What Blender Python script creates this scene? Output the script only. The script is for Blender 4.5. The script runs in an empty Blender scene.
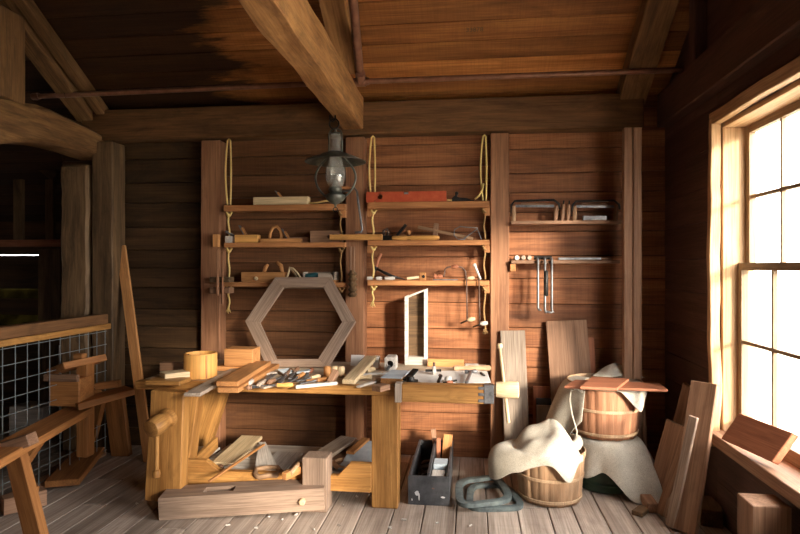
import bpy, math, random
from mathutils import Vector, Matrix, noise
random.seed(7)
R = random.random
V = Vector
C = bpy.context.scene.collection
sc = bpy.context.scene
# ------------------------------------------------------------------ camera
F_PX, H = 600.0, 1.55
TH = math.atan(72 / F_PX)
cd = bpy.data.cameras.new('camera'); cam = bpy.data.objects.new('camera', cd); C.objects.link(cam)
cd.sensor_width = 36; cd.lens = 27.0; cd.clip_start = 0.05; cd.clip_end = 200
cam.location = (0, 0, H); cam.rotation_euler = (math.pi / 2, 0, TH)
sc.camera = cam

def ray(px, py):
    u = (px - 400) / F_PX; v = (267.5 - py) / F_PX
    return (-math.sin(TH) + u * math.cos(TH), math.cos(TH) + u * math.sin(TH), v)
def onY(px, py, Y):
    d = ray(px, py); t = Y / d[1]; return V((d[0] * t, Y, H + d[2] * t))
def onX(px, py, X):
    d = ray(px, py); t = X / d[0]; return V((X, d[1] * t, H + d[2] * t))
def onZ(px, py, Z=0.0):
    d = ray(px, py); t = (Z - H) / d[2]; return V((d[0] * t, d[1] * t, Z))

# ------------------------------------------------------------------ mesh builder
class MB:
    def __init__(s): s.v = []; s.f = []; s.g = []; s.t = []; s.tint = None; s.off = None
    def add(s, vs, fs, gs, tint=None):
        b = len(s.v); off = s.off if s.off is not None else V((R() * 40, R() * 40, R() * 40)); t = s.tint if s.tint is not None else (tint if tint is not None else R())
        s.v += [V(p) for p in vs]; s.f += [tuple(b + i for i in f) for f in fs]
        s.g += [V(q) + off for q in gs]; s.t += [t] * len(vs)
        return s
    def frame(s, o, ax, ay, az, l, w, h, taper=1.0, seg=1, amp=0.0):
        # a box of length l along ax, w along ay, h along az, centred on o; seg/amp hew it
        vs, fs, gs = [], [], []
        for i in range(seg + 1):
            q = i / seg; k = 1 + (taper - 1) * q
            for (b, c) in ((-1, -1), (1, -1), (1, 1), (-1, 1)):
                p = o + ax * (l * (q - .5)) + ay * (b * w * k / 2) + az * (c * h * k / 2)
                if amp: p = p + noise.noise_vector(p * 3.1) * amp + noise.noise_vector(p * 11.) * (amp * .35)
                vs.append(p); gs.append((l * q, b * w / 2, c * h / 2))
        for i in range(seg):
            for k in range(4):
                a = 4 * i + k; b2 = 4 * i + (k + 1) % 4
                fs.append((a, b2, b2 + 4, a + 4))
        n = 4 * seg
        fs += [(3, 2, 1, 0), (n, n + 1, n + 2, n + 3)]
        return s.add(vs, fs, gs)
    def box(s, x0, x1, y0, y1, z0, z1):
        if x0 > x1: x0, x1 = x1, x0
        if y0 > y1: y0, y1 = y1, y0
        if z0 > z1: z0, z1 = z1, z0
        d = [x1 - x0, y1 - y0, z1 - z0]; o = V(((x0 + x1) / 2, (y0 + y1) / 2, (z0 + z1) / 2)); E = [V((1, 0, 0)), V((0, 1, 0)), V((0, 0, 1))]
        i = d.index(max(d)); j, k = (i + 1) % 3, (i + 2) % 3
        return s.frame(o, E[i], E[j], E[k], d[i], d[j], d[k])
    def bar(s, p0, p1, w, h, up=(0, 0, 1), taper=1.0, seg=1, amp=0.0):
        p0, p1 = V(p0), V(p1); ax = (p1 - p0); l = ax.length; ax.normalize(); up = V(up)
        ay = up.cross(ax)
        if ay.length < 1e-4: ay = V((1, 0, 0)).cross(ax)
        ay.normalize(); az = ax.cross(ay)
        return s.frame((p0 + p1) / 2, ax, ay, az, l, w, h, taper, seg, amp)
    def prism(s, pts, o, ux, uy, d):
        # polygon pts (2-D) in the plane o + a*ux + b*uy, extruded by the vector d
        o, ux, uy, d = V(o), V(ux), V(uy), V(d); n = len(pts); dl = d.length
        if ux.cross(uy).dot(d) < 0: pts = pts[::-1]
        vs = [o + ux * a + uy * b for a, b in pts] + [o + ux * a + uy * b + d for a, b in pts]
        gs = [(a, b, 0) for a, b in pts] + [(a, b, dl) for a, b in pts]
        fs = [tuple(range(n - 1, -1, -1)), tuple(range(n, 2 * n))] + [(i, (i + 1) % n, n + (i + 1) % n, n + i) for i in range(n)]
        return s.add(vs, fs, gs)
    def tube(s, pts, r, n=8, closed=False, flat=1.0):
        pts = [V(p) for p in pts]; m = len(pts); rs = r if isinstance(r, (list, tuple)) else [r] * m
        vs, fs, gs = [], [], []; nrm = None; L = 0
        for i, p in enumerate(pts):
            a = pts[(i - 1) % m] if (closed or i > 0) else p; b = pts[(i + 1) % m] if (closed or i < m - 1) else p
            t = (b - a).normalized()
            if nrm is None:
                nrm = t.cross(V((0, 0, 1)) if abs(t.z) < .9 else V((0, 1, 0))).normalized()
            else:
                nrm = (nrm - t * nrm.dot(t)); nrm.normalize()
            bn = t.cross(nrm)
            if i: L += (p - pts[i - 1]).length
            for k in range(n):
                an = 2 * math.pi * k / n
                vs.append(p + nrm * (math.cos(an) * rs[i]) + bn * (math.sin(an) * rs[i] * flat)); gs.append((L, math.cos(an) * rs[i], math.sin(an) * rs[i]))
        for i in range(m if closed else m - 1):
            for k in range(n):
                a, b = i * n + k, i * n + (k + 1) % n; j = ((i + 1) % m) * n
                fs.append((a, b, j + (k + 1) % n, j + k))
        if not closed: fs += [tuple(range(n - 1, -1, -1)), tuple(range((m - 1) * n, m * n))]
        return s.add(vs, fs, gs)
    def lathe(s, prof, o, ax=(0, 0, 1), n=20, caps=True):
        # prof: (radius, height along ax)
        o = V(o); ax = V(ax).normalized(); u = ax.orthogonal().normalized(); w = ax.cross(u); m = len(prof)
        vs, fs, gs = [], [], []
        for (r, z) in prof:
            for k in range(n):
                a = 2 * math.pi * k / n
                vs.append(o + ax * z + u * (r * math.cos(a)) + w * (r * math.sin(a))); gs.append((z, r * math.cos(a), r * math.sin(a)))
        for i in range(m - 1):
            for k in range(n):
                a, b = i * n + k, i * n + (k + 1) % n
                fs.append((a, b, b + n, a + n))
        if caps: fs += [tuple(range(n - 1, -1, -1)), tuple(range((m - 1) * n, m * n))]
        return s.add(vs, fs, gs)
    def grid(s, P, closed=False):
        m, n = len(P), len(P[0]); vs = [p for r in P for p in r]
        gs = [(0.02 * j, 0.02 * i, 0) for i in range(m) for j in range(n)]
        fs = []
        for i in range(m - 1):
            for j in range(n if closed else n - 1):
                k = (j + 1) % n; fs.append((i * n + j, i * n + k, (i + 1) * n + k, (i + 1) * n + j))
        return s.add(vs, fs, [V(p) for p in vs])

def build(name, mb, mat, parent=None, bevel=0.0, smooth=False, loc=None, solid=0, sub=0):
    if loc is None:
        if parent is not None: loc = V(parent['_o'])
        else:
            xs = [p.x for p in mb.v]; ys = [p.y for p in mb.v]; zs = [p.z for p in mb.v]
            loc = V(((min(xs) + max(xs)) / 2, (min(ys) + max(ys)) / 2, min(zs)))
    me = bpy.data.meshes.new(name)
    me.from_pydata([p - loc for p in mb.v], [], mb.f); me.update()
    a = me.attributes.new('gp', 'FLOAT_VECTOR', 'POINT'); a.data.foreach_set('vector', [c for q in mb.g for c in q])
    a = me.attributes.new('tint', 'FLOAT', 'POINT'); a.data.foreach_set('value', mb.t)
    me.materials.append(mat)
    if smooth:
        me.polygons.foreach_set('use_smooth', [True] * len(me.polygons))
        if smooth != 'all': me.set_sharp_from_angle(angle=math.radians(42))
    o = bpy.data.objects.new(name, me); C.objects.link(o)
    if parent is not None: o.parent = parent; o['_o'] = parent['_o']
    else: o.location = loc; o['_o'] = loc
    if parent is not None: o.location = (0, 0, 0)
    if bevel:
        b = o.modifiers.new('bevel', 'BEVEL'); b.width = bevel; b.segments = 1; b.limit_method = 'ANGLE'; b.angle_limit = math.radians(40)
    if solid:
        b = o.modifiers.new('solid', 'SOLIDIFY'); b.thickness = solid; b.offset = 0
    if sub:
        b = o.modifiers.new('sub', 'SUBSURF'); b.levels = sub; b.render_levels = sub
    return o
def tag(o, label, cat, group=None):
    o['label'] = label; o['category'] = cat
    if group: o['group'] = group
    return o
def struct(name, mb, mat, parent=None, **k):
    o = build(name, mb, mat, parent, **k)
    if parent is None: o['kind'] = 'structure'
    return o
def thing(name, label, cat, loc, group=None):
    o = bpy.data.objects.new(name, None); C.objects.link(o); o.location = loc; o['_o'] = V(loc); o.empty_display_size = .05
    return tag(o, label, cat, group)
def solo(name, label, cat, mb, mat, group=None, **k):
    return tag(build(name, mb, mat, **k), label, cat, group)

# ------------------------------------------------------------------ materials
def nt(name):
    m = bpy.data.materials.new(name); m.use_nodes = True; t = m.node_tree; t.nodes.clear()
    out = t.nodes.new('ShaderNodeOutputMaterial'); b = t.nodes.new('ShaderNodeBsdfPrincipled'); t.links.new(b.outputs[0], out.inputs[0])
    return m, t, b
def ramp(t, src, stops):
    r = t.nodes.new('ShaderNodeValToRGB'); e = r.color_ramp.elements
    e[0].position, e[0].color = stops[0][0], (*stops[0][1], 1); e[1].position, e[1].color = stops[-1][0], (*stops[-1][1], 1)
    for p, c in stops[1:-1]:
        q = e.new(p); q.color = (*c, 1)
    t.links.new(src, r.inputs[0]); return r.outputs[0]
def mix(t, mode, fac, a, b):
    n = t.nodes.new('ShaderNodeMix'); n.data_type = 'RGBA'; n.blend_type = mode
    for s, x in ((n.inputs[0], fac), (n.inputs[6], a), (n.inputs[7], b)):
        if hasattr(x, 'links'): t.links.new(x, s)
        else: s.default_value = x if not isinstance(x, tuple) else (*x, 1)
    return n.outputs[2]
def wood(name, dark, light, vary=.35, along=1.2, cross=16., rough=.62, bump=.25, dirt=.35, dirtc=(.03, .018, .01), dscale=1.3, spec=.3, saw=0, stain=None):
    m, t, b = nt(name); N = t.nodes.new; L = t.links.new
    at = N('ShaderNodeAttribute'); at.attribute_name = 'gp'
    mp = N('ShaderNodeMapping'); mp.inputs['Scale'].default_value = (along, cross, cross); L(at.outputs['Vector'], mp.inputs[0])
    n1 = N('ShaderNodeTexNoise'); n1.inputs['Scale'].default_value = 1.; n1.inputs['Detail'].default_value = 8; n1.inputs['Roughness'].default_value = .62; n1.inputs['Distortion'].default_value = .6
    L(mp.outputs[0], n1.inputs[0])
    mid = tuple((a + c) / 2 for a, c in zip(dark, light))
    col = ramp(t, n1.outputs['Fac'], [(.28, dark), (.5, mid), (.72, light)])
    # fine fibres
    mp2 = N('ShaderNodeMapping'); mp2.inputs['Scale'].default_value = (along * 3, cross * 9, cross * 9); L(at.outputs['Vector'], mp2.inputs[0])
    n2 = N('ShaderNodeTexNoise'); n2.inputs['Scale'].default_value = 1.; n2.inputs['Detail'].default_value = 4; L(mp2.outputs[0], n2.inputs[0])
    fib = ramp(t, n2.outputs['Fac'], [(.3, (.62, .6, .58)), (.6, (1.08, 1.08, 1.08))])
    col = mix(t, 'MULTIPLY', .8, col, fib)
    if saw:
        mp3 = N('ShaderNodeMapping'); mp3.inputs['Scale'].default_value = (90, 3, 3); L(at.outputs['Vector'], mp3.inputs[0])
        n3 = N('ShaderNodeTexNoise'); n3.inputs['Scale'].default_value = 1.; n3.inputs['Detail'].default_value = 2; L(mp3.outputs[0], n3.inputs[0])
        col = mix(t, 'MULTIPLY', saw, col, ramp(t, n3.outputs['Fac'], [(.35, (.7, .68, .66)), (.6, (1.1, 1.1, 1.1))]))
    ti = N('ShaderNodeAttribute'); ti.attribute_name = 'tint'
    tv = ramp(t, ti.outputs['Fac'], [(0, (1 - vary, 1 - vary * 1.05, 1 - vary * 1.1)), (1, (1 + vary * .6, 1 + vary * .6, 1 + vary * .6))])
    col = mix(t, 'MULTIPLY', 1., col, tv)
    # worn and dirty patches with a shape of their own
    mp4 = N('ShaderNodeMapping'); mp4.inputs['Scale'].default_value = (dscale, dscale * 3.5, dscale * 3.5); L(at.outputs['Vector'], mp4.inputs[0])
    n4 = N('ShaderNodeTexNoise'); n4.inputs['Scale'].default_value = 1.; n4.inputs['Detail'].default_value = 6; n4.inputs['Roughness'].default_value = .7; n4.inputs['Distortion'].default_value = 1.; L(mp4.outputs[0], n4.inputs[0])
    fac = ramp(t, n4.outputs['Fac'], [(.5, (0, 0, 0)), (.72, (dirt,) * 3)])
    col = mix(t, 'MIX', fac, col, dirtc)
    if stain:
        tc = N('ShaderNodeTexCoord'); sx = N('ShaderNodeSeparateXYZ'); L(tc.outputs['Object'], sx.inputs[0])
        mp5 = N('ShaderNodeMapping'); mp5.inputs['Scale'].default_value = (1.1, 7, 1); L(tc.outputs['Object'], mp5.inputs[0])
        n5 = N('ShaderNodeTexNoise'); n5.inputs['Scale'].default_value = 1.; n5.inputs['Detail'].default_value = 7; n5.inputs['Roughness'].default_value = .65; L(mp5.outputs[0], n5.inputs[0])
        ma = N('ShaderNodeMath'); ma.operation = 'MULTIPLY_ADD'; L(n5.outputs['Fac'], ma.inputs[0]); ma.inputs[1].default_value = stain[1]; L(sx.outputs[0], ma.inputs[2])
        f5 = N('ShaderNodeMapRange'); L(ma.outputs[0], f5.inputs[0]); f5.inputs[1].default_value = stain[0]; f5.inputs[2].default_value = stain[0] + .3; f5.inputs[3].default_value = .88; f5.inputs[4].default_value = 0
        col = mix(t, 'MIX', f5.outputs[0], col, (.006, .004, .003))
    L(col, b.inputs['Base Color']); b.inputs['Roughness'].default_value = rough; b.inputs['Specular IOR Level'].default_value = spec
    bp = N('ShaderNodeBump'); bp.inputs['Strength'].default_value = bump; bp.inputs['Distance'].default_value = .006; L(n1.outputs['Fac'], bp.inputs['Height'])
    bp2 = N('ShaderNodeBump'); bp2.inputs['Strength'].default_value = bump * .8; bp2.inputs['Distance'].default_value = .002; L(n2.outputs['Fac'], bp2.inputs['Height']); L(bp.outputs[0], bp2.inputs['Normal'])
    L(bp2.outputs[0], b.inputs['Normal'])
    return m
def plain(name, c1, c2, scale=25, rough=.5, metal=0., bump=.15, spec=.4, weave=0):
    m, t, b = nt(name); N = t.nodes.new; L = t.links.new
    tc = N('ShaderNodeTexCoord'); n1 = N('ShaderNodeTexNoise'); n1.inputs['Scale'].default_value = scale; n1.inputs['Detail'].default_value = 6; n1.inputs['Roughness'].default_value = .65
    L(tc.outputs['Object'], n1.inputs[0])
    col = ramp(t, n1.outputs['Fac'], [(.32, c1), (.66, c2)])
    L(col, b.inputs['Base Color']); b.inputs['Roughness'].default_value = rough; b.inputs['Metallic'].default_value = metal; b.inputs['Specular IOR Level'].default_value = spec
    h = n1.outputs['Fac']
    if weave:
        n2 = N('ShaderNodeTexNoise'); n2.inputs['Scale'].default_value = weave; n2.inputs['Detail'].default_value = 3; L(tc.outputs['Object'], n2.inputs[0])
        col2 = mix(t, 'MULTIPLY', .7, col, ramp(t, n2.outputs['Fac'], [(.35, (.6, .58, .55)), (.6, (1.1, 1.1, 1.1))])); L(col2, b.inputs['Base Color']); h = n2.outputs['Fac']
    bp = N('ShaderNodeBump'); bp.inputs['Strength'].default_value = bump; bp.inputs['Distance'].default_value = .004; L(h, bp.inputs['Height']); L(bp.outputs[0], b.inputs['Normal'])
    return m
def glass(name, tintc=(1, 1, 1), gloss=.12, dust=0.):
    m = bpy.data.materials.new(name); m.use_nodes = True; t = m.node_tree; t.nodes.clear(); N = t.nodes.new
    out = N('ShaderNodeOutputMaterial'); tr = N('ShaderNodeBsdfTransparent'); gl = N('ShaderNodeBsdfGlossy'); mx = N('ShaderNodeMixShader'); lw = N('ShaderNodeLayerWeight'); fr = N('ShaderNodeMapRange')
    tr.inputs[0].default_value = (*tintc, 1); gl.inputs['Roughness'].default_value = .03; lw.inputs[0].default_value = .25
    t.links.new(lw.outputs['Facing'], fr.inputs[0]); fr.inputs[3].default_value = gloss * .35; fr.inputs[4].default_value = gloss * 2
    t.links.new(fr.outputs[0], mx.inputs[0]); t.links.new(tr.outputs[0], mx.inputs[1]); t.links.new(gl.outputs[0], mx.inputs[2]); t.links.new(mx.outputs[0], out.inputs[0])
    if dust:
        df = N('ShaderNodeBsdfDiffuse'); df.inputs[0].default_value = (.75, .73, .68, 1); m2 = N('ShaderNodeMixShader'); m2.inputs[0].default_value = dust
        t.links.new(mx.outputs[0], m2.inputs[1]); t.links.new(df.outputs[0], m2.inputs[2]); t.links.new(m2.outputs[0], out.inputs[0])
    return m
def dirty(name, c):
    m = bpy.data.materials.new(name); m.use_nodes = True; t = m.node_tree; t.nodes.clear(); N = t.nodes.new
    out = N('ShaderNodeOutputMaterial'); tr = N('ShaderNodeBsdfTransparent'); tc = N('ShaderNodeTexCoord'); n = N('ShaderNodeTexNoise'); n.inputs['Scale'].default_value = 6
    t.links.new(tc.outputs['Object'], n.inputs[0]); t.links.new(ramp(t, n.outputs['Fac'], [(.35, tuple(x * .3 for x in c)), (.65, c)]), tr.inputs[0]); t.links.new(tr.outputs[0], out.inputs[0])
    return m
M = dict(
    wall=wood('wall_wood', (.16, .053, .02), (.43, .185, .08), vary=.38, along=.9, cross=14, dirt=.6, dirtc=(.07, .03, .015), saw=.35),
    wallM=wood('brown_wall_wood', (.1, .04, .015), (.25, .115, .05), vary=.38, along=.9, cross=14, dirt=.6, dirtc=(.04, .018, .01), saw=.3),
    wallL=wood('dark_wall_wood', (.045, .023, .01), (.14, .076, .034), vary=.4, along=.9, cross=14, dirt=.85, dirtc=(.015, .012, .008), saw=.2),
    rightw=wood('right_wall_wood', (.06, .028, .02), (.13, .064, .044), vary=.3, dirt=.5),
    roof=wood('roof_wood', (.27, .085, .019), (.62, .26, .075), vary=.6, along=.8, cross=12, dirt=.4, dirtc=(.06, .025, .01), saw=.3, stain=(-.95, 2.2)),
    beam=wood('beam_wood', (.2, .088, .03), (.47, .24, .09), vary=.15, along=1.6, cross=10, rough=.7, bump=.5, dirt=.7, dirtc=(.07, .035, .015), dscale=2.2),
    beam_shade=wood('shaded_beam_wood', (.11, .052, .02), (.28, .15, .06), vary=.15, along=1.6, cross=10, rough=.7, bump=.5, dirt=.7, dirtc=(.05, .025, .011), dscale=2.2),  # beam wood darkened, the dim light of the corners put into its colour
    plate=wood('plate_wood', (.1, .046, .018), (.26, .125, .05), vary=.15, along=1.2, cross=10, rough=.7, bump=.4, dirt=.7, dirtc=(.05, .024, .01), dscale=2.),
    post=wood('post_wood', (.2, .085, .042), (.4, .2, .105), vary=.15, along=1., cross=12, dirt=.4, dirtc=(.1, .05, .03)),
    oldpost=wood('old_post_wood', (.07, .042, .02), (.25, .15, .075), vary=.2, along=1.3, cross=11, bump=.6, dirt=.85, dirtc=(.03, .018, .01), dscale=1.6),
    shelf=wood('shelf_wood', (.33, .13, .045), (.6, .28, .11), vary=.2, along=1.5, cross=18, dirt=.3),
    bench=wood('bench_wood', (.3, .13, .033), (.6, .31, .095), vary=.15, along=1.3, cross=14, rough=.5, dirt=.6, dirtc=(.16, .07, .02), dscale=3.),
    benchtop=wood('bench_top_wood', (.36, .27, .18), (.66, .55, .42), vary=.2, along=1.2, cross=14, dirt=.5, dirtc=(.2, .15, .1)),
    horse=wood('horse_wood', (.28, .105, .03), (.5, .22, .07), vary=.2, along=1.3, cross=14, dirt=.5, dirtc=(.12, .05, .02)),
    pale=wood('pale_wood', (.55, .4, .22), (.78, .62, .4), vary=.15, along=1.5, cross=20, dirt=.25, dirtc=(.3, .2, .1)),
    honey=wood('honey_wood', (.7, .34, .09), (.8, .43, .13), vary=.1, along=.6, cross=5, dirt=.15, dirtc=(.35, .18, .06)),
    orange=wood('orange_wood', (.42, .18, .06), (.64, .32, .12), vary=.25, along=1.5, cross=20, dirt=.4, dirtc=(.14, .06, .03)),
    grey=wood('grey_wood', (.25, .19, .145), (.5, .41, .33), vary=.25, along=1.2, cross=16, rough=.75, dirt=.5, dirtc=(.16, .11, .08)),
    white=wood('whitened_wood', (.5, .45, .4), (.8, .76, .7), vary=.15, along=1.2, cross=14, rough=.75, dirt=.5, dirtc=(.3, .24, .2)),
    brown=wood('brown_wood', (.2, .105, .06), (.4, .23, .14), vary=.25, along=1.1, cross=14, dirt=.5, dirtc=(.1, .05, .03)),
    red=wood('red_wood', (.3, .1, .05), (.48, .19, .1), vary=.2, along=1.3, cross=18, dirt=.3),
    timber=wood('timber_wood', (.22, .15, .11), (.42, .3, .22), vary=.1, along=1.3, cross=14, rough=.75, bump=.4, dirt=.4, dirtc=(.14, .08, .05)),
    casing=wood('casing_wood', (.42, .24, .11), (.66, .44, .25), vary=.15, along=1.2, cross=12, bump=.5, dirt=.4, dirtc=(.2, .09, .04)),
    sash=wood('sash_wood', (.22, .15, .09), (.36, .26, .16), vary=.15, along=1.2, cross=12, dirt=.3),
    dirty=dirty('dirty_glass', (.035, .03, .014)),
    floor=wood('floor_wood', (.27, .21, .17), (.56, .47, .4), vary=.3, along=.9, cross=14, rough=.6, bump=.3, dirt=.5, dirtc=(.14, .1, .08), dscale=1.2, saw=.15),
    slat=wood('basket_wood', (.42, .24, .13), (.66, .44, .27), vary=.35, along=2, cross=24, dirt=.2),
    slatr=wood('red_basket_wood', (.36, .15, .08), (.58, .3, .17), vary=.4, along=2, cross=24, dirt=.2),
    hoop=wood('hoop_wood', (.46, .3, .18), (.66, .47, .3), vary=.1, along=2, cross=24, dirt=.1),
    level=plain('red_paint', (.38, .05, .02), (.5, .1, .04), 14, .45),
    iron=plain('black_iron', (.012, .012, .013), (.05, .045, .04), 30, .45, .6),
    lampm=plain('lamp_iron', (.05, .055, .047), (.13, .13, .11), 18, .4, .35),
    steel=plain('grey_steel', (.1, .1, .105), (.26, .26, .27), 20, .4, .6),
    rust=plain('rusty_iron', (.07, .035, .025), (.2, .13, .1), 25, .6, .4),
    greenm=plain('green_grey_metal', (.045, .058, .065), (.15, .185, .185), 12, .6, .2),
    dkgreen=plain('dark_green_paint', (.01, .025, .015), (.03, .06, .035), 9, .5),
    teal=plain('teal_paint', (.02, .1, .12), (.04, .17, .19), 20, .4),
    black=plain('black_paint', (.025, .027, .032), (.085, .085, .09), 9, .6, bump=.2),
    bwhite=plain('white_chips', (.5, .5, .5), (.65, .65, .64), 9, .7),
    rope=plain('yellow_rope', (.66, .44, .13), (.9, .7, .3), 220, .85, bump=.5),
    rope_shade=plain('shaded_rope', (.22, .12, .045), (.42, .25, .1), 220, .85, bump=.5),  # same yellow rope with shade put into its colour
    burlap=plain('burlap', (.44, .4, .33), (.62, .58, .5), 5, .95, bump=.35, spec=.1, weave=240),
    paper=plain('white_paper', (.72, .7, .67), (.84, .82, .79), 5, .9, bump=.05),
    bluep=plain('pale_blue_paint', (.4, .47, .53), (.62, .68, .72), 9, .7),
    pipe=plain('copper_pipe', (.17, .075, .045), (.3, .14, .09), 9, .45, .3),
    wire=plain('galvanised_wire', (.22, .26, .27), (.36, .4, .41), 40, .45, .5),
    ground=plain('sandy_ground', (.42, .4, .33), (.6, .57, .48), 1.5, .95),
    leaf=plain('leaf_green', (.1, .2, .05), (.2, .36, .1), 9, .6),
    bark=plain('bark', (.08, .055, .04), (.16, .12, .09), 14, .9),
    glass=glass('window_glass'), chim=glass('lamp_glass', (.95, .95, .93), .42, .16),
)
# ------------------------------------------------------------------ the setting
D, XR = 4.905, 1.5
def roofz(y): return 2.9 + .6 * (D - y)
# floor boards run towards the back wall
b = MB(); x = -7.2
while x < 1.75:
    w = .155 + .055 * R()
    cuts = [-3.3] + sorted([-1.5 + R() * 2, 2.2 + 2.6 * R()]) + [6.4]
    for y0, y1 in zip(cuts, cuts[1:]):
        b.box(x, x + w - .006, y0 + .002, y1 - .002, -.04, -.0005 * R())
    x += w
struct('floor', b, M['floor'], bevel=.004)
b = MB(); b.box(-7.3, 1.8, -3.3, 6.5, -.12, -.045); struct('floor_base', b, M['oldpost'])
# back wall: horizontal boards, bay by bay
def boards(b, x0, x1, y0, y1, z0, z1, lo=.15, hi=.22, gap=.005, jit=.012, t0=0., t1=1.):
    z = z0
    while z < z1 - .02:
        h = min(lo + (hi - lo) * R(), z1 - z); j = jit * R(); b.tint = t0 + (t1 - t0) * R()
        b.box(x0, x1, y0 + j, y1, z, z + h - gap); z += h
    b.tint = None
rows = MB()
boards(rows, -.95, .22, D, D + .05, 0, 2.95, t0=.35, t1=1); boards(rows, .22, 1.62, D, D + .05, 0, 2.95, t0=.3, t1=.9)
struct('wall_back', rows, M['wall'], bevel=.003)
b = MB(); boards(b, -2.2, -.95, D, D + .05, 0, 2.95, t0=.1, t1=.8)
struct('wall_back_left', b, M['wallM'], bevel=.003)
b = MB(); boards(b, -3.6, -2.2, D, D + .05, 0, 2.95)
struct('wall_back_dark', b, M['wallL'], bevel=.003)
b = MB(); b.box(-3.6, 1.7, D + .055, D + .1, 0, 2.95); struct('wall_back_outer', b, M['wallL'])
# right wall with the window hole and one added out of view for its light
YF, YN = 3.9, 1.6          # visible window, far and near reveal
Z0, Z1 = .55, 2.43
holes = [(YN, YF, Z0, Z1), (-.75, .85, Z0, Z1)]
b = MB()
def hboards(x0, x1, y0, y1, z0, z1):
    z = z0
    while z < z1 - .01:
        h = min(.2 + .06 * R(), z1 - z); b.box(x0, x1, y0, y1, z, z + h - .004); z += h
for y0, y1 in ((YF, D + .1), (.85, YN), (-3.3, -.75)): hboards(XR, XR + .17, y0, y1, 0, 2.9)
for y0, y1, z0, z1 in holes:
    hboards(XR, XR + .17, y0, y1, 0, z0); hboards(XR, XR + .17, y0, y1, z1, 2.9)
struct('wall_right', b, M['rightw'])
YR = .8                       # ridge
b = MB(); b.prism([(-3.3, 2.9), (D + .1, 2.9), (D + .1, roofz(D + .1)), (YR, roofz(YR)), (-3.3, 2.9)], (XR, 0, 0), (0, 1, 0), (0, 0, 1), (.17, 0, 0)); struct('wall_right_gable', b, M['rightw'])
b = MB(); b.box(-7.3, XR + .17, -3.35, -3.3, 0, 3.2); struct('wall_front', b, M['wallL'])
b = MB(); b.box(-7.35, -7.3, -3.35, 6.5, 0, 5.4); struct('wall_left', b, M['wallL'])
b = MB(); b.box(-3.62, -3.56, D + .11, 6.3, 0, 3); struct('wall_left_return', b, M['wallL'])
# far wall of the dim left room with gaps that let daylight in
b = MB()
zg = onY(20, 256, 6.3).z; za, zb_, zc, zd = onY(0, 326, 6.3).z, onY(0, 315, 6.3).z, onY(0, 299, 6.3).z, onY(0, 289, 6.3).z
for z0, z1 in ((0, za), (zb_, zc), (zd, zg), (zg + .009, 2.6)):
    b.box(-7.3, -3.56, 6.3, 6.34, z0, z1)
d2 = MB(); d2.box(-7.3, -3.56, 6.31, 6.32, za, zb_); d2.box(-7.3, -3.56, 6.31, 6.32, zc, zd)
struct('window_3', d2, M['dirty'])
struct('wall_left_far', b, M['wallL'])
# roof boards, parallel to the back wall
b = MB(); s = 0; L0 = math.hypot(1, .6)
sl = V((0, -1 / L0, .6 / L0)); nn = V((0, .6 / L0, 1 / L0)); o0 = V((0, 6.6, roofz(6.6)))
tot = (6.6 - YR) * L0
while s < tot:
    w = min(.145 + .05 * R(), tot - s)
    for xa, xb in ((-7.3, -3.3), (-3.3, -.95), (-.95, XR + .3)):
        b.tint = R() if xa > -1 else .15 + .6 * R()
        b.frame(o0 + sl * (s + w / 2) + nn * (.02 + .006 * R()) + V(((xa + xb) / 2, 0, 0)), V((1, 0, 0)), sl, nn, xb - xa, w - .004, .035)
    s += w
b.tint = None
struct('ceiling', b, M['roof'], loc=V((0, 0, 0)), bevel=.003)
b = MB(); b.prism([(YR, roofz(YR)), (-3.5, roofz(YR) - .6 * (YR + 3.5)), (-3.5, roofz(YR) - .6 * (YR + 3.5) + .06), (YR, roofz(YR) + .06)], (-7.3, 0, 0), (0, 1, 0), (0, 0, 1), (9.2, 0, 0)); struct('ceiling_front_slope', b, M['rightw'])
b = MB(); b.prism([(6.7, roofz(6.7) + .06), (YR, roofz(YR) + .06), (YR, roofz(YR) + .1), (6.7, roofz(6.7) + .1)], (-7.4, 0, 0), (0, 1, 0), (0, 0, 1), (9.4, 0, 0)); struct('ceiling_outer', b, M['rightw'])
b = MB(); b.box(-40, 60, -40, 60, -.6, -.5); struct('ground', b, M['ground'])

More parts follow.
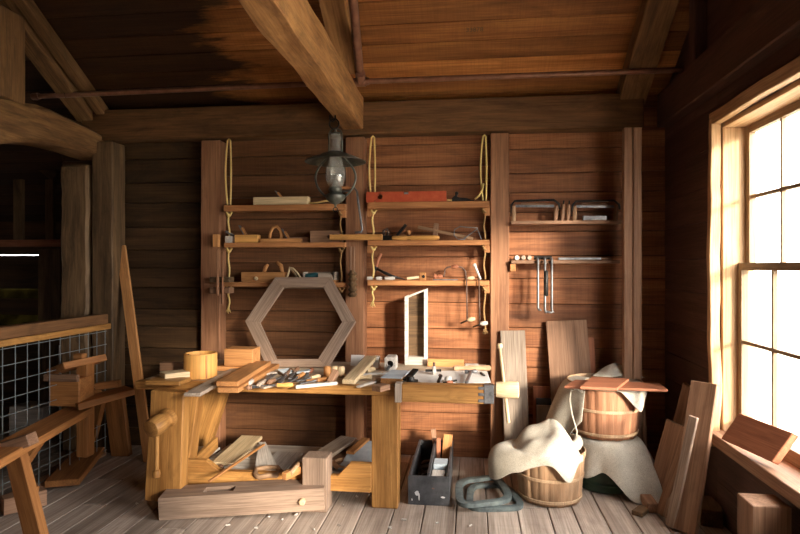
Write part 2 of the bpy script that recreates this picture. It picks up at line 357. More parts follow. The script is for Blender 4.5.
# windows: casing, reveal boards, sill, two sashes each
cx = 1.455
def window(name, yn, yf, mats):
    wn = bpy.data.objects.new(name, None); C.objects.link(wn); wn.location = (XR, yf, Z0); wn['_o'] = V((XR, yf, Z0)); wn['kind'] = 'structure'
    b = MB(); b.bar((cx + .02, yf - .015, Z0 - .1), (cx + .02, yf - .015, Z1 + .03), .05, .06, up=(1, 0, 0), seg=24, amp=.012); build('casing', b, M['casing'], wn, bevel=.004)
    b = MB(); b.bar((cx + .02, yf + .01, Z1 + .03), (cx + .02, yn - .04, Z1 + .03), .05, .075, seg=14, amp=.008); build('casing', b, M['casing'], wn, bevel=.004)
    b = MB(); b.bar((cx + .045, yn - .02, Z0 - .1), (cx + .045, yn - .02, Z1), .06, .04, up=(1, 0, 0)); build('casing', b, M['casing'], wn, bevel=.004)
    b = MB(); b.box(XR + .02, XR + .2, yf - .03, yf, Z0, Z1); build('jamb', b, M['casing'], wn, bevel=.003)
    b = MB(); b.box(XR + .02, XR + .2, yn, yn + .03, Z0, Z1); build('jamb', b, M['casing'], wn, bevel=.003)
    b = MB(); b.box(XR + .02, XR + .2, yn + .03, yf - .03, Z1 - .03, Z1); build('head', b, M['casing'], wn, bevel=.003)
    b = MB(); b.box(cx - .02, XR + .2, yn - .04, yf + .12, Z0 - .07, Z0); build('sill', b, M['brown'], wn, bevel=.004)
    def sash(x, z0, z1, zm, nm):
        y0, y1 = yn + .03, yf - .03
        b = MB(); b.box(x, x + .04, y0, y0 + .05, z0, z1); b.box(x, x + .04, y1 - .05, y1, z0, z1); b.box(x, x + .04, y0 + .05, y1 - .05, z0, z0 + (.075 if z0 < 1 else .045)); b.box(x, x + .04, y0 + .05, y1 - .05, z1 - .045, z1)
        s_ = build(nm, b, M['sash'], wn, bevel=.002)
        b = MB(); n = 6; wd = (y1 - y0 - .1) / n
        for k in range(1, n): b.box(x + .008, x + .03, y0 + .05 + wd * k - .01, y0 + .05 + wd * k + .01, z0 + .04, z1 - .04)
        b.box(x + .006, x + .032, y0 + .05, y1 - .05, zm - .01, zm + .01)
        build('muntin_grid', b, M['sash'], s_)
        b = MB(); b.box(x + .018, x + .021, y0 + .05, y1 - .05, z0 + .04, z1 - .04); build('pane', b, M['glass'], s_)
    sash(XR + .15, 1.53, Z1 - .03, 1.97, 'upper_sash'); sash(XR + .105, Z0, 1.575, 1.1, 'lower_sash')
window('window_1', holes[0][0], holes[0][1], M); window('added_window', holes[1][0], holes[1][1], M)  # second window is added, unseen, sized to sun the tub and leave the left bay dark

# ------------------------------------------------------------------ timber frame
G = 'posts of the back wall'
def post(x0, x1, z1, lab, m='post', y0=D - .13):
    b = MB(); b.bar(((x0 + x1) / 2, (y0 + D - .002) / 2, 0), ((x0 + x1) / 2, (y0 + D - .002) / 2, z1), x1 - x0, D - .002 - y0, up=(0, -1, 0), seg=16, amp=.004)
    return solo('timber_post', lab, 'post', b, M[m], G, bevel=.006)
ZP = 2.61
post(-2.25, -2.08, ZP - .003, 'square brown post at the left end of the tool shelves')
post(-1.02, -.865, ZP - .003, 'square brown post behind the hanging lantern, between two shelf bays')
post(.145, .29, ZP - .003, 'square reddish post between the rope-hung shelves and the saw shelves')
b = MB(); b.bar((-3.3, D - .08, 2.752), (XR - .2, D - .08, 2.748), .155, .262, seg=40, amp=.006)
solo('plate_beam', 'long horizontal brown beam along the top of the back wall', 'beam', b, M['plate'], bevel=.008)
b = MB(); b.bar((-.95, D - .16, 2.787), (-.885, 1.1, 2.81), .165, .26, seg=30, amp=.011)
solo('tie_beam', 'big rough-hewn beam running overhead above the lantern', 'beam', b, M['beam'], bevel=.008)
G = 'roof rafters'
def rafter(x, y0, y1, w, h, lab, m='beam', drop=.0):
    p0 = V((x, y0, roofz(y0) - h * .6 - drop)); p1 = V((x, y1, roofz(y1) - h * .6 - drop))
    b = MB(); b.bar(p0, p1, w, h, seg=14, amp=.004); return solo('rafter', lab, 'rafter', b, M[m], G, bevel=.006)
rafter(-.93, D - .42, 1.2, .175, .15, 'sloping rafter under the ceiling boards right beside the big hewn beam')
rafter(-3.27, D - .1, 1.2, .15, .17, 'sloping rafter in the dark upper left corner', m='beam_shade')
rafter(1.22, D - .03, 1.2, .2, .14, 'sloping rafter in the upper right corner beside the gable wall', m='beam_shade')
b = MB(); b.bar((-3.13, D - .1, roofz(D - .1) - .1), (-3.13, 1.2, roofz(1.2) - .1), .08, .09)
solo('purlin_strip', 'narrow wooden strip nailed along the upper left rafter', 'strip', b, M['beam_shade'], bevel=.004)
b = MB(); b.bar((1.45, 4.78, 2.74), (1.45, 1.0, 2.74), .09, .26, seg=20, amp=.005)
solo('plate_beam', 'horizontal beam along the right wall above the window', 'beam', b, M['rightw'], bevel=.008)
b = MB(); p = onX(700, 20, 1.47); b.box(1.42, 1.497, p.y - .05, p.y + .05, 2.88, roofz(p.y) - .03)
solo('gable_stud', 'upright stud on the dark gable wall above the right beam', 'stud', b, M['rightw'], bevel=.004)
for (a0, a1, y, lab) in ((624, 633, 4.52, 'narrow upright board in the back right corner, left of the pair'), (633.6, 642, 4.5, 'narrow upright board in the back right corner, right of the pair')):
    p = onY(a0, 300, y); q = onY(a1, 300, y); b = MB(); b.box(p.x, q.x, y, y + .06, 0, onY(a0, 128, y).z)
    solo('corner_board', lab, 'board', b, M['brown'], 'upright boards in the right corner', bevel=.004)
# left bay: posts, bowed tie beam, short post
b = MB(); p = onY(64, 300, 4.72); q = onY(91, 300, 4.72); b.bar(((p.x + q.x) / 2, 4.77, 0), ((p.x + q.x) / 2, 4.77, 2.42), q.x - p.x, .2, up=(0, -1, 0), seg=30, amp=.022)
solo('old_post', 'thick rough weathered post holding up the bowed beam at left', 'post', b, M['oldpost'], smooth=True, bevel=.02)
p = onY(91.5, 300, 4.68); q = onY(112, 300, 4.68); b = MB(); b.bar(((p.x + q.x) / 2, 4.78, 0), ((p.x + q.x) / 2, 4.78, 2.6), q.x - p.x, .19, up=(0, -1, 0), seg=24, amp=.007)
solo('corner_post', 'square grey-brown post at the left end of the dark wall', 'post', b, M['oldpost'], bevel=.006)
b = MB(); pts = []
P0, P1 = onX(92, 149, -3.25), onX(0, 130, -3.25)
dirv = (P1 - P0)
n = 16; vs = []
prev = None
for i in range(n):
    q = i / (n - 1) * 2.4; c = P0 + dirv * q + V((0, 0, .07 * math.sin(min(q, 1.3) / 1.3 * math.pi)))
    h = .2 + .1 * min(q, 1); pts.append((c, h))
for (c, h), (c2, h2) in zip(pts, pts[1:]): pass
P = []
for c, h in pts:
    P.append([c + V((a * .13, 0, e * h / 2)) + noise.noise_vector(c * 4 + V((a, e, 0))) * .02 for a, e in ((1, -.75), (1, .75), (.75, 1), (-.75, 1), (-1, .75), (-1, -.75), (-.75, -1), (.75, -1))])
vs = [v for r in P for v in r]; k = 8; fs = [(i * k + j, i * k + (j + 1) % k, (i + 1) * k + (j + 1) % k, (i + 1) * k + j) for i in range(n - 1) for j in range(k)] + [tuple(range(k - 1, -1, -1)), tuple(range((n - 1) * k, n * k))]
b.add(vs, fs, [V((v.y, v.x, v.z)) for v in vs])
solo('bowed_beam', 'bowed rough-hewn beam reaching the weathered post from the left edge', 'beam', b, M['beam_shade'], smooth=True)
p0 = onX(27, 108, -3.12); b = MB(); b.box(-3.33, -3.13, p0.y - .32, p0.y, p0.z + .02, roofz(p0.y) - .2)
solo('short_post', 'short square post standing on the bowed beam at far left', 'post', b, M['beam_shade'], bevel=.006)
b = MB(); b.bar(onY(58, 178, 5.6), onY(18, 146, 5.6), .1, .1); solo('brace', 'thin diagonal brace in the dark left room under the bowed beam', 'brace', b, M['oldpost'])

# copper sprinkler pipes
pt = thing('ceiling_pipe', 'thin copper-brown water pipe running under the ceiling with a tee branch', 'pipe', onY(361, 82, 4.5))
yp = 4.5
A_, T_, B_ = onY(36, 97, yp), onY(361, 82, yp), onY(690, 70, yp)
b = MB(); b.tube([A_, T_], .02, 10); build('pipe_run', b, M['pipe'], pt, smooth=True)
b = MB(); b.tube([T_ + V((.012, 0, 0)), B_], .02, 10); build('pipe_run', b, M['pipe'], pt, smooth=True)
b = MB(); e = T_ + V((.0, -.03, .02)); b.tube([T_ + V((0, -.02, 0)), T_ + V((0, -.05, .05)), onY(353, 0, 3.75), onY(353, 0, 3.75) + (onY(353, 0, 3.75) - T_) * 1.2], .031, 10); build('branch_pipe', b, M['pipe'], pt, smooth=True)
b = MB(); b.lathe([(.027, -.06), (.03, -.035), (.037, -.035), (.037, .035), (.03, .035), (.027, .06)], T_, (1, 0, 0), 12); b.lathe([(.037, 0), (.038, .1), (.032, .1)], T_, (T_ - onY(353, 0, 3.75)) * -1, 12); build('tee_fitting', b, M['pipe'], pt, smooth=True)
b = MB(); b.lathe([(.028, -.03), (.03, 0), (.028, .03)], A_, (1, 0, 0), 12); build('end_cap', b, M['pipe'], pt, smooth=True)
p = onY(66, 96, yp); b = MB(); b.tube([p + V((0, .02 * math.sin(t) - .0, .03 * math.cos(t) + .012)) for t in [i * math.pi / 6 for i in range(12)]], .003, 6, True); build('strap', b, M['rust'], pt)

# ------------------------------------------------------------------ shelves
YS = 4.72
def shelf(px0, px1, y0, y1, lab, grp, m='shelf', ys=YS, ex0=None, ex1=None):
    a, c = onY(px0, y0, ys), onY(px1, y0, ys); zt = (a.z + c.z) / 2; zb = zt - (onY(px0, y0, ys).z - onY(px0, y1, ys).z)
    t = thing('shelf', lab, 'shelf', ((a.x + c.x) / 2, ys, zb), grp)
    b = MB(); b.box(a.x, c.x, ys, D - .108 if px0 < 200 else D - .014, zb, zt); b2 = MB()
    bo = build('board', b, M[m], t, bevel=.003)
    return t, zt, zb, a.x, c.x
g = 'rope-hung tool shelves'
S = {}
def sh(k, *a, **kw): S[k] = shelf(*a, **kw)
# shelf boards fit between the posts
sh('a1', 223.5, 345, 205, 211, 'top shelf of the left bay, holding one long wooden plane', g)
sh('a2', 223.5, 345, 243, 247.6, 'middle shelf of the left bay, holding small wooden planes', g)
sh('a3', 223.5, 345, 283, 287.4, 'lowest shelf of the left bay, behind the hexagonal frame', g)
sh('b1', 367.5, 489.5, 202, 208.5, 'top shelf of the middle bay, holding the red spirit level', g)
sh('b2', 367.5, 489.5, 240.7, 245.6, 'middle shelf of the middle bay, holding the marking gauge', g)
sh('b3', 367.5, 489.5, 281, 286, 'lowest shelf of the middle bay, with two saws hung from it', g)
g2 = 'plain shelves of the right bay'
sh('c1', 511, 622, 221, 224.4, 'upper shelf of the right bay, holding dark frame saws', g2, 'brown')
sh('c2', 511, 620, 260.7, 264, 'lower shelf of the right bay, with clamps hung from it', g2, 'brown')
# small wooden cleats under the shelf ends
def cleat(px, y, k, lab, yb=D - .132):
    z = S[k][2]; p = onY(px, y, YS + .02); b = MB(); b.box(p.x - .022, p.x + .022, YS + .02, yb, z - .06, z - .001)
    solo('cleat', lab, 'cleat', b, M['shelf'], 'cleats under the shelf ends', bevel=.003)
for k, px, w in (('a1', 343, 'top shelf of the left bay'), ('b1', 370, 'top shelf of the middle bay, left end'), ('b2', 370, 'middle shelf of the middle bay, left end'), ('b1', 487, 'top shelf of the middle bay, right end'), ('b2', 487, 'middle shelf of the middle bay, right end'), ('b3', 487, 'lowest shelf of the middle bay, right end'), ('c2', 513, 'lower shelf of the right bay')):
    cleat(px, 212, k, 'small wooden cleat under the ' + w, D - .014 if k == 'c2' else D - .132)
p = onY(216, 240, YS - .02); b = MB(); b.box(p.x - .025, p.x + .02, YS - .03, YS + .02, onY(216, 247.5, YS).z, onY(216, 235, YS).z)
solo('end_block', 'small upright wood block at the left end of the middle left shelf', 'block', b, M['orange'], bevel=.003)

# yellow ropes that carry the shelves
def rope(px, ytop, rows, yend, lab, tail=True, dim=False, loop=True):
    y = YS + .035; x = onY(px, 200, y).x
    t = thing('hanging_rope', lab, 'rope', (x, y, rows[-1][1]), 'ropes that carry the shelves')
    m = M['rope']; ms = M['rope_shade'] if dim else m  # dim strands take the shaded rope colour, the loop stays lit yellow
    ztop = onY(px, ytop, y).z; zs = rows[0][0] + .006
    if loop:
        b = MB(); pts = []
        for i in range(16):
            a = i / 15; w = .022 * math.sin(math.pi * min(1, a * 1.6 + .25)) if a < .5 else .014
            pts.append(V((x - .012 - .018 * math.sin(a * math.pi) , y, zs + (ztop - zs) * a)))
        pts += [V((x, y, ztop + .012))]
        pts += [V((x + .01 + .006 * math.sin(a * 3), y + .004, ztop + (zs - ztop) * a)) for a in [i / 14 for i in range(15)]]
        b.tube(pts, .0075, 7); build('loop', b, m, t, smooth='all')
    zz = [r[1] for r in rows]; tops = [r[0] for r in rows[1:]] + [onY(px, yend, y).z]
    for k, (zb, zn) in enumerate(zip(zz, tops)):
        kz = zb - .022
        b = MB(); b.tube([V((x + .017 * math.cos(a) , y + .014 * math.sin(a), kz + .016 * math.sin(a * 2 + .5))) for a in [i * 2 * math.pi / 14 for i in range(14)]], .0085, 7, True)
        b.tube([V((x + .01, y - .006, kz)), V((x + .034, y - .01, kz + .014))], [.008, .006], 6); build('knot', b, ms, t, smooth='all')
        b = MB(); last = k == len(zz) - 1; ze = zn + (.008 if not last else 0)
        pts = [V((x + .006 * math.sin(i * 1.1 + px), y, kz + (ze - kz) * i / 7)) for i in range(8)]
        b.tube(pts, .0075, 7)
        if last and tail:
            for q in range(5): b.tube([pts[-1] + V((0, 0, .012)), pts[-1] + V(((q - 2) * .011, .004 * (q % 2), -.03 - .006 * (q % 3)))], [.005, .002], 5)
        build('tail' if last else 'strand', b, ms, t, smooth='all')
rz = lambda c: [(S[c + str(i)][1], S[c + str(i)][2]) for i in (1, 2, 3)]
rope(229, 141, rz('a'), 309, 'yellow rope hanging at the left end of the left shelf bay')
rope(373, 138, rz('b'), 303, 'yellow rope hanging beside the middle post, through the red level shelf')
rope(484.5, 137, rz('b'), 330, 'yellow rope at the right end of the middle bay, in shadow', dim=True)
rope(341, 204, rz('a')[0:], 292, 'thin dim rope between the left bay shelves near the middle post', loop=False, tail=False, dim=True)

# number stamped on a ceiling board
d_ = V(ray(474.5, 30)); tt = (2.9 + .6 * D - H) / (d_.z + .6 * d_.y); pm = V((0, 0, H)) + d_ * tt - nn * .003
tc_ = bpy.data.curves.new('stamped_number', 'FONT'); tc_.body = '33878'; tc_.size = .05; tc_.align_x = 'CENTER'; tc_.align_y = 'CENTER'; tc_.extrude = .0005
tc_.materials.append(M['oldpost']); to = bpy.data.objects.new('stamped_number', tc_); C.objects.link(to)
mt = Matrix((V((1, 0, 0)), sl, -nn)).transposed().to_4x4(); mt.translation = pm; to.matrix_world = mt
bpy.context.view_layer.update(); me_ = bpy.data.meshes.new_from_object(to.evaluated_get(bpy.context.evaluated_depsgraph_get()))
C.objects.unlink(to); bpy.data.objects.remove(to); to = bpy.data.objects.new('stamped_number', me_); C.objects.link(to); to.matrix_world = mt
tag(to, 'faint dark number stamped on a ceiling board, upper middle', 'marking')
# ------------------------------------------------------------------ workbench
ZB, YB = .785, 3.78
def bench():
    t = thing('workbench', 'long golden wooden workbench with a leg vise at left and an end vise at right', 'workbench', (-1.2, 4.3, 0))
    xl = onY(138, 390, YB + .04).x; xr = onY(396, 390, YB).x; xe = onY(490, 390, YB).x
    b = MB(); b.bar((xl, YB + .04, ZB - .027), (xr - .004, YB + .04, ZB - .027), .075, .055, seg=12, amp=.002); build('front_board', b, M['bench'], t, bevel=.004)
    y = YB + .08; b = MB()
    for w_ in (.26, .24, .21, .185):
        b.box(xl + .02, xe, y, y + w_ - .004, ZB - .05, ZB - .001 * R()); y += w_
    build('top_plank', b, M['benchtop'], t, bevel=.003)
    yb = y
    a, c = onY(371.5, 450, YB + .03), onY(397.5, 450, YB + .03)
    def leg(p0, p1, w_, h_): b = MB(); b.bar(p0, p1, w_, h_, up=(0, -1, 0), seg=10, amp=.002); build('leg', b, M['bench'], t, bevel=.005)
    xm = (a.x + c.x) / 2; leg((xm, YB + .1, 0), (xm, YB + .1, ZB - .056), c.x - a.x, .14)
    leg((xm - .07, yb - .12, 0), (xm - .07, yb - .12, ZB - .056), .14, .12)
    q = onY(176, 480, YB + .1); leg((q.x, YB + .12, 0), (q.x + .1, YB + .12, ZB - .056), .16, .12)
    q0, q1 = onY(199, 450, 4.62), onY(215, 400, 4.62); d = (q1 - q0) / (q1.z - q0.z); leg(q0 - d * q0.z, q0 + d * (ZB - .056 - q0.z), .17, .08)
    # low trough shelf between the legs
    x0, x1 = onY(180, 480, YB).x, a.x
    zt, zb = .265, .1
    L_ = x1 - x0
    b = MB(); b.prism([(0, zb), (L_, zb), (L_, zt + .02), (L_ - .14, zt + .02), (L_ - .22, zt - .065), (.26, zt - .065), (.17, zt), (0, zt)], (x0, YB + .02, 0), (1, 0, 0), (0, 0, 1), (0, .05, 0)); build('shelf_rail', b, M['bench'], t, bevel=.004)
    b = MB(); y = YB + .075
    for w_ in (.18, .19, .18, .16): b.box(x0 + .02, x1, y, y + w_ - .005, .13, .152); y += w_
    build('shelf_plank', b, M['white'], t, bevel=.003)
    b = MB(); b.bar((x0 + .03, YB + .16, .2), (x0 + .03, YB + .5, .24), .03, .09); build('side_rail', b, M['bench'], t, bevel=.004)
    # leg vise at the left end
    yc = 3.62
    cl, cr, ct = onY(147, 500, yc), onY(183, 500, yc), onY(160, 392, yc)
    cx_ = (cl.x + cr.x) / 2; zbt = onY(165, 503, yc).z
    b = MB(); b.bar((cx_ - .02, yc + .05, max(zbt, .02)), (cx_ + .012, yc + .05, ct.z), (cr.x - cl.x), .1, up=(0, -1, 0), taper=.92, seg=8, amp=.002); ch = build('vise_chop', b, M['bench'], t, bevel=.006)
    h0, h1 = onY(170, 417, yc - .002), onY(157, 425, yc - .2)
    h0 = onY(170, 417, yc); ax = V((-.05, -.2, -.05)).normalized()
    b = MB(); b.lathe([(.058, 0), (.062, .02), (.062, .03), (.05, .04), (.048, .06), (.058, .075), (.062, .1), (.062, .15), (.055, .17), (.035, .178)], h0, ax, 20); build('vise_hub', b, M['bench'], ch, smooth=True)
    hc = h0 + ax * .115 + V((0, -.002, 0)); top = hc + V((0, .05, .03)); bot = hc + V((-.004, .05, -.3))
    b = MB(); b.tube([top + V((0, -.05, 0)), bot + V((0, -.05, 0))], .0145, 10)
    for e, s_ in ((bot, 1),): b.lathe([(.012, -.03), (.024, -.022), (.026, 0), (.022, .02), (.012, .026)], e + V((0, -.05, 0)), (0, 0, 1), 12)
    build('vise_handle', b, M['bench'], ch, smooth=True)
    # end vise at the right
    yf = YB - .075
    a0, a1 = onY(394.5, 404, yf), onY(484, 402, yf); zt = onY(440, 385.5, yf).z; zl = onY(440, 403.5, yf).z
    b = MB(); b.box(a0.x + .045, a1.x, yf, YB - .002, zl, zt); bl = build('end_vise_block', b, M['bench'], t, bevel=.004)
    b = MB(); b.box(a0.x, a0.x + .044, yf - .003, YB - .002, zl - .005, zt + .003); build('end_grain_block', b, M['grey'], bl, bevel=.004)
    a2 = onY(494, 402, yf); b = MB(); b.box(a1.x, a2.x, yf - .006, yf + .06, zl + .004, zt + .006)
    for k in range(3): b.box(a1.x - .035, a1.x, yf - .006, yf, zl + .01 + .03 * k * 1.3, zl + .03 + .03 * k * 1.3)
    build('metal_end_plate', b, M['steel'], bl, bevel=.003)
    hz = (zt + zl) / 2 + .03; hx = a2.x
    b = MB(); b.lathe([(.026, 0), (.026, .01), (.046, .013), (.05, .05), (.053, .1), (.052, .145), (.045, .15)], V((hx, yf + .03, hz)), (1, 0, 0), 22); build('vise_hub', b, M['pale'], t, smooth=True)
    hm = V((hx + .075, yf + .03, hz))
    tp, bt = onY(499.5, 346, hm.y), onY(508.5, 423, hm.y)
    b = MB(); b.tube([tp, bt], [.009, .0115], 10); b.lathe([(.012, -.02), (.019, -.012), (.019, .004), (.012, .012)], tp, (tp - bt), 10); build('vise_handle', b, M['pale'], t, smooth=True)
    return t, xl, xe, yb
WB, BXL, BXE, BYB = bench()
ZT = ZB + .001
def T(px, py, z=0.0): return onZ(px, py, ZT + z)
def board_on(name, lab, cat, pa, pb, w_, th, mat, grp=None, za=0., zb=0., bev=.003, base=None):
    # a board from picture point pa to pb, lying on the bench (za / zb lift its ends)
    z0 = ZT if base is None else base
    p0 = onZ(pa[0], pa[1], z0 + za + th); p1 = onZ(pb[0], pb[1], z0 + zb + th); n = V((0, 0, th / 2))
    b = MB(); b.bar(p0 - n, p1 - n, w_, th, seg=4, amp=.001); return solo(name, lab, cat, b, M[mat], grp, bevel=bev)
board_on('thin_board', 'thin grey board whose pale sawn end juts over the front left edge of the bench', 'board', (192, 393.5), (237, 369), .1, .022, 'grey')
board_on('plank', 'lower of two stacked orange boards beside the round wooden tub', 'board', (228, 388.5), (271, 364), .13, .03, 'orange', base=ZT)
board_on('plank', 'upper of two stacked orange boards beside the round wooden tub, pale on top', 'board', (227, 382), (262, 361.5), .135, .03, 'orange', base=ZT + .032)
b = MB(); p = onZ(157.5, 384, ZT); q = onZ(180, 381, ZT); b.bar((p.x, p.y + .06, ZT + .03), (q.x + .02, q.y + .06, ZT + .03), .12, .058); solo('wood_block', 'pale yellow wood block lying at the left end of the bench', 'block', b, M['pale'], bevel=.003)
b = MB(); p = T(158, 372); b.box(p.x, p.x + .36, p.y + .02, p.y + .08, ZT, ZT + .06); solo('batten', 'brown batten at the back left of the bench behind the round tub', 'batten', b, M['brown'], bevel=.003)
b = MB(); yv = YB - .025; p, q = onY(153, 388, yv), onY(187, 388, yv); b.box(p.x, q.x, yv - .1, yv + .06, ZT, ZT + .028); solo('wood_block', 'golden wood block lying over the jaw of the leg vise', 'block', b, M['bench'], bevel=.004)
# round bentwood tub
c = T(200.5, 377.5); rr = .112
t = thing('round_tub', 'round honey coloured bentwood tub open at the top, on the bench', 'tub', c)
hh = .168
b = MB(); b.lathe([(rr - .006, 0), (rr, .004), (rr, hh - .004), (rr - .003, hh), (rr - .016, hh), (rr - .018, hh - .004), (rr - .018, .02), (.001, .02)], c, (0, 0, 1), 40); build('wall', b, M['honey'], t, smooth=True).name = 'tub_wall'
b = MB(); b.bar(c + V((rr * .72, -rr * .72, .006)), c + V((rr * .72, -rr * .72, hh - .006)), .01, .006, up=(.7, -.7, 0)); build('seam', b, M['orange'], t)
for a in (2.6, 3.5, 4.3):
    b = MB(); b.lathe([(.006, 0), (.004, .004)], c + V(((rr - .009) * math.cos(a), (rr - .009) * math.sin(a), hh)), (0, 0, 1), 8); build('nail', b, M['iron'], t)
b = MB(); p = T(224, 371); q = T(254, 371); b.box(p.x, q.x, p.y, p.y + .16, ZT + .034, ZT + .16)
solo('wood_block', 'squared orange wood block with a pale end, behind the stacked boards', 'block', b, M['orange'], bevel=.003)
b = MB(); b.box(p.x - .06, q.x + .02, p.y - .02, p.y + .2, ZT, ZT + .032); solo('plank', 'flat orange plank under the squared wood block', 'board', b, M['orange'], bevel=.003)
# hexagonal frame leaning on the shelf
def hexagon():
    y0, y1 = 4.43, 4.68
    zt = onY(300, 281, y1).z
    outer = [(275, 281), (331, 281), (355.5, 325), (328, 371), (267, 371), (245, 325)]
    inner = [(283, 291), (323, 291), (342, 326), (318, 363), (276.5, 363), (259.5, 326)]
    def at(px, py):
        # point on the leaning plane through (z=ZT, y0) and (zt, y1)
        d = ray(px, py); k = (y1 - y0) / (zt - ZT)
        # y = y0 + k (z - ZT) ; z = H + d2 t ; y = d1 t
        tt = (y0 + k * (H - ZT)) / (d[1] - k * d[2]); return V((d[0] * tt, d[1] * tt, H + d[2] * tt))
    O = [at(*p) for p in outer]; I = [at(*p) for p in inner]
    dz = ZT + .002 - min(o.z for o in O)
    O = [o + V((0, 0, dz)) for o in O]; I = [o + V((0, 0, dz)) for o in I]
    n = V((0, (zt - ZT), -(y1 - y0))).normalized() * -.034
    t = thing('hexagonal_frame', 'big hexagonal wooden frame standing on the bench against the left shelves', 'frame', (sum(o.x for o in O) / 6, y0, ZT))
    for k in range(6):
        a, c_, d_, e = O[k], O[(k + 1) % 6], I[(k + 1) % 6], I[k]
        m = (a + c_ + d_ + e) / 4
        ax = (c_ - a).normalized(); ay = n.normalized().cross(ax)
        pts = [((p - m).dot(ax), (p - m).dot(ay)) for p in (a, c_, d_, e)]
        b = MB(); b.prism(pts, m - n, ax, ay, n); build('rail', b, M['timber'], t, bevel=.002)
hexagon()
# tall narrow tray standing at the back
def tray():
    y = 4.66; p = lambda a, c_: onY(a, c_, y); bl, br, tl, tr = p(404.5, 371), p(427, 371), p(403, 297), p(425, 289)
    z0 = ZT; x0, x1 = bl.x, br.x
    t = thing('narrow_tray', 'tall narrow whitish wooden tray standing upright at the back of the bench', 'tray', ((x0 + x1) / 2, y, z0))
    w_ = .024
    b = MB(); b.prism([(x0, z0), (x0 + w_, z0), (x0 + w_, tl.z + .01), (x0, tl.z)], (0, y, 0), (1, 0, 0), (0, 0, 1), (0, .1, 0)); build('side', b, M['white'], t, bevel=.002)
    b = MB(); b.prism([(x1 - w_, z0), (x1, z0), (x1, tr.z), (x1 - w_, tr.z - .01)], (0, y, 0), (1, 0, 0), (0, 0, 1), (0, .1, 0)); build('side', b, M['white'], t, bevel=.002)
    b = MB(); b.box(x0 + w_, x1 - w_, y, y + .1, z0, z0 + .06); build('foot_block', b, M['white'], t, bevel=.002)
    b = MB(); b.prism([(x0 + w_, tl.z - .012), (x1 - w_, tr.z - .022), (x1 - w_, tr.z - .008), (x0 + w_, tl.z + .006)], (0, y, 0), (1, 0, 0), (0, 0, 1), (0, .1, 0)); build('top_strip', b, M['white'], t, bevel=.002)
    b = MB(); b.prism([(x0 + w_, z0 + .06), (x1 - w_, z0 + .06), (x1 - w_, tr.z - .022), (x0 + w_, tl.z - .012)], (0, y + .08, 0), (1, 0, 0), (0, 0, 1), (0, .018, 0)); build('back_panel', b, M['oldpost'], t)
tray()
# boxed block with a round hole
def holed():
    y = 4.36; a, c_ = onY(384.5, 374, y), onY(395.5, 374, y); z0, z1 = ZT, onY(390, 357.5, y).z
    t = thing('bored_block', 'pale upright wood block with a dark round hole, in the middle of the bench', 'block', ((a.x + c_.x) / 2, y, z0))
    m = V(((a.x + c_.x) / 2, y, (z0 + z1) / 2)); hw, hh_ = (c_.x - a.x) / 2, (z1 - z0) / 2; n = 24; r = hw * .62
    b = MB(); vs = []; 
    for k in range(n):
        an = 2 * math.pi * k / n; cs, sn = math.cos(an), math.sin(an); f = min(hw / max(abs(cs), 1e-6), hh_ / max(abs(sn), 1e-6)); 
        for yy in (0, .13):
            vs += [m + V((cs * r, yy, sn * r)), m + V((cs * f, yy, sn * f))]
    fs = []
    for k in range(n):
        i, j = 4 * k, 4 * ((k + 1) % n)
        fs += [(i, j, j + 1, i + 1), (i + 2, i + 3, j + 3, j + 2), (i + 1, j + 1, j + 3, i + 3), (i, i + 2, j + 2, j)]
    b.add(vs, fs, [V((v.y, v.x, v.z)) for v in vs]); build('body', b, M['white'], t).name = 'block_body'
    b = MB(); b.lathe([(r * .99, 0), (r * .99, .02), (.001, .022)], m + V((0, .05, 0)), (0, 1, 0), 20); build('bore', b, M['iron'], t)
    b = MB(); b.bar(m + V((-.02, -.006, -hh_ * .8)), m + V((.0, -.006, -hh_ * .2)), .02, .012, up=(0, -1, 0)); build('iron', b, M['steel'], t)
holed()
# ---- small tools
def rod(t, name, p, q, r, mat, n=8, taper=None):
    b = MB(); b.tube([V(p), V(q)], [r, taper if taper is not None else r], n); return build(name, b, M[mat], t, smooth=True)
def chisel(lab, tip, butt, hm='honey', wide=.022, blade='steel', z=.014, grp='chisels and gouges strewn on the bench', base=None, hl=.42):
    a = onZ(*tip, (ZT if base is None else base) + z); c_ = onZ(*butt, (ZT if base is None else base) + z + .004)
    t = thing('chisel', lab, 'chisel', (a + c_) / 2 - V((0, 0, z)), grp); m = c_ + (a - c_) * hl; d = (a - c_).normalized()
    b = MB(); b.bar(a, m - d * -.005, wide, .007, taper=.8); b.tube([m + d * .03, m], [.006, .009], 8); build('blade', b, M[blade], t)
    L_ = (m - c_).length
    b = MB(); b.lathe([(.009, 0), (.0145, .008), (.017, L_ * .3), (.013, L_ * .62), (.014, L_ * .9), (.011, L_)], c_, d, 12); build('handle', b, M[hm], t, smooth=True)
    b = MB(); b.lathe([(.0135, 0), (.0135, .02)], m - d * .022, d, 12); build('ferrule', b, M['rust'], t)
    return t
chisel('chisel with yellow handle lying nearest the front edge, left of the white stick', (252, 386), (293, 385.5), 'honey')
chisel('flat grey chisel just right of the two stacked boards', (262, 371), (249, 384.5), 'white')
chisel('wide grey chisel pointing back beside the stacked boards', (274, 374.5), (258, 386), 'grey', .04)
chisel('dark brown handled chisel in the middle of the heap of tools', (279, 384), (291, 370), 'brown')
chisel('orange handled chisel slanting through the heap of tools', (288, 383), (304, 374), 'orange')
chisel('orange handled chisel at the right end of the tool heap', (300, 384), (327, 379), 'orange')
chisel('red-brown handled gouge at the back of the tool heap', (303, 381), (312, 369.5), 'red')
chisel('dark handled gouge leaning on the lower edge of the hexagonal frame', (290, 379), (298, 368.5), 'brown', z=.02)
chisel('short dark gouge under the pale scraper in the tool heap', (283, 377), (268, 383), 'brown', z=.012)
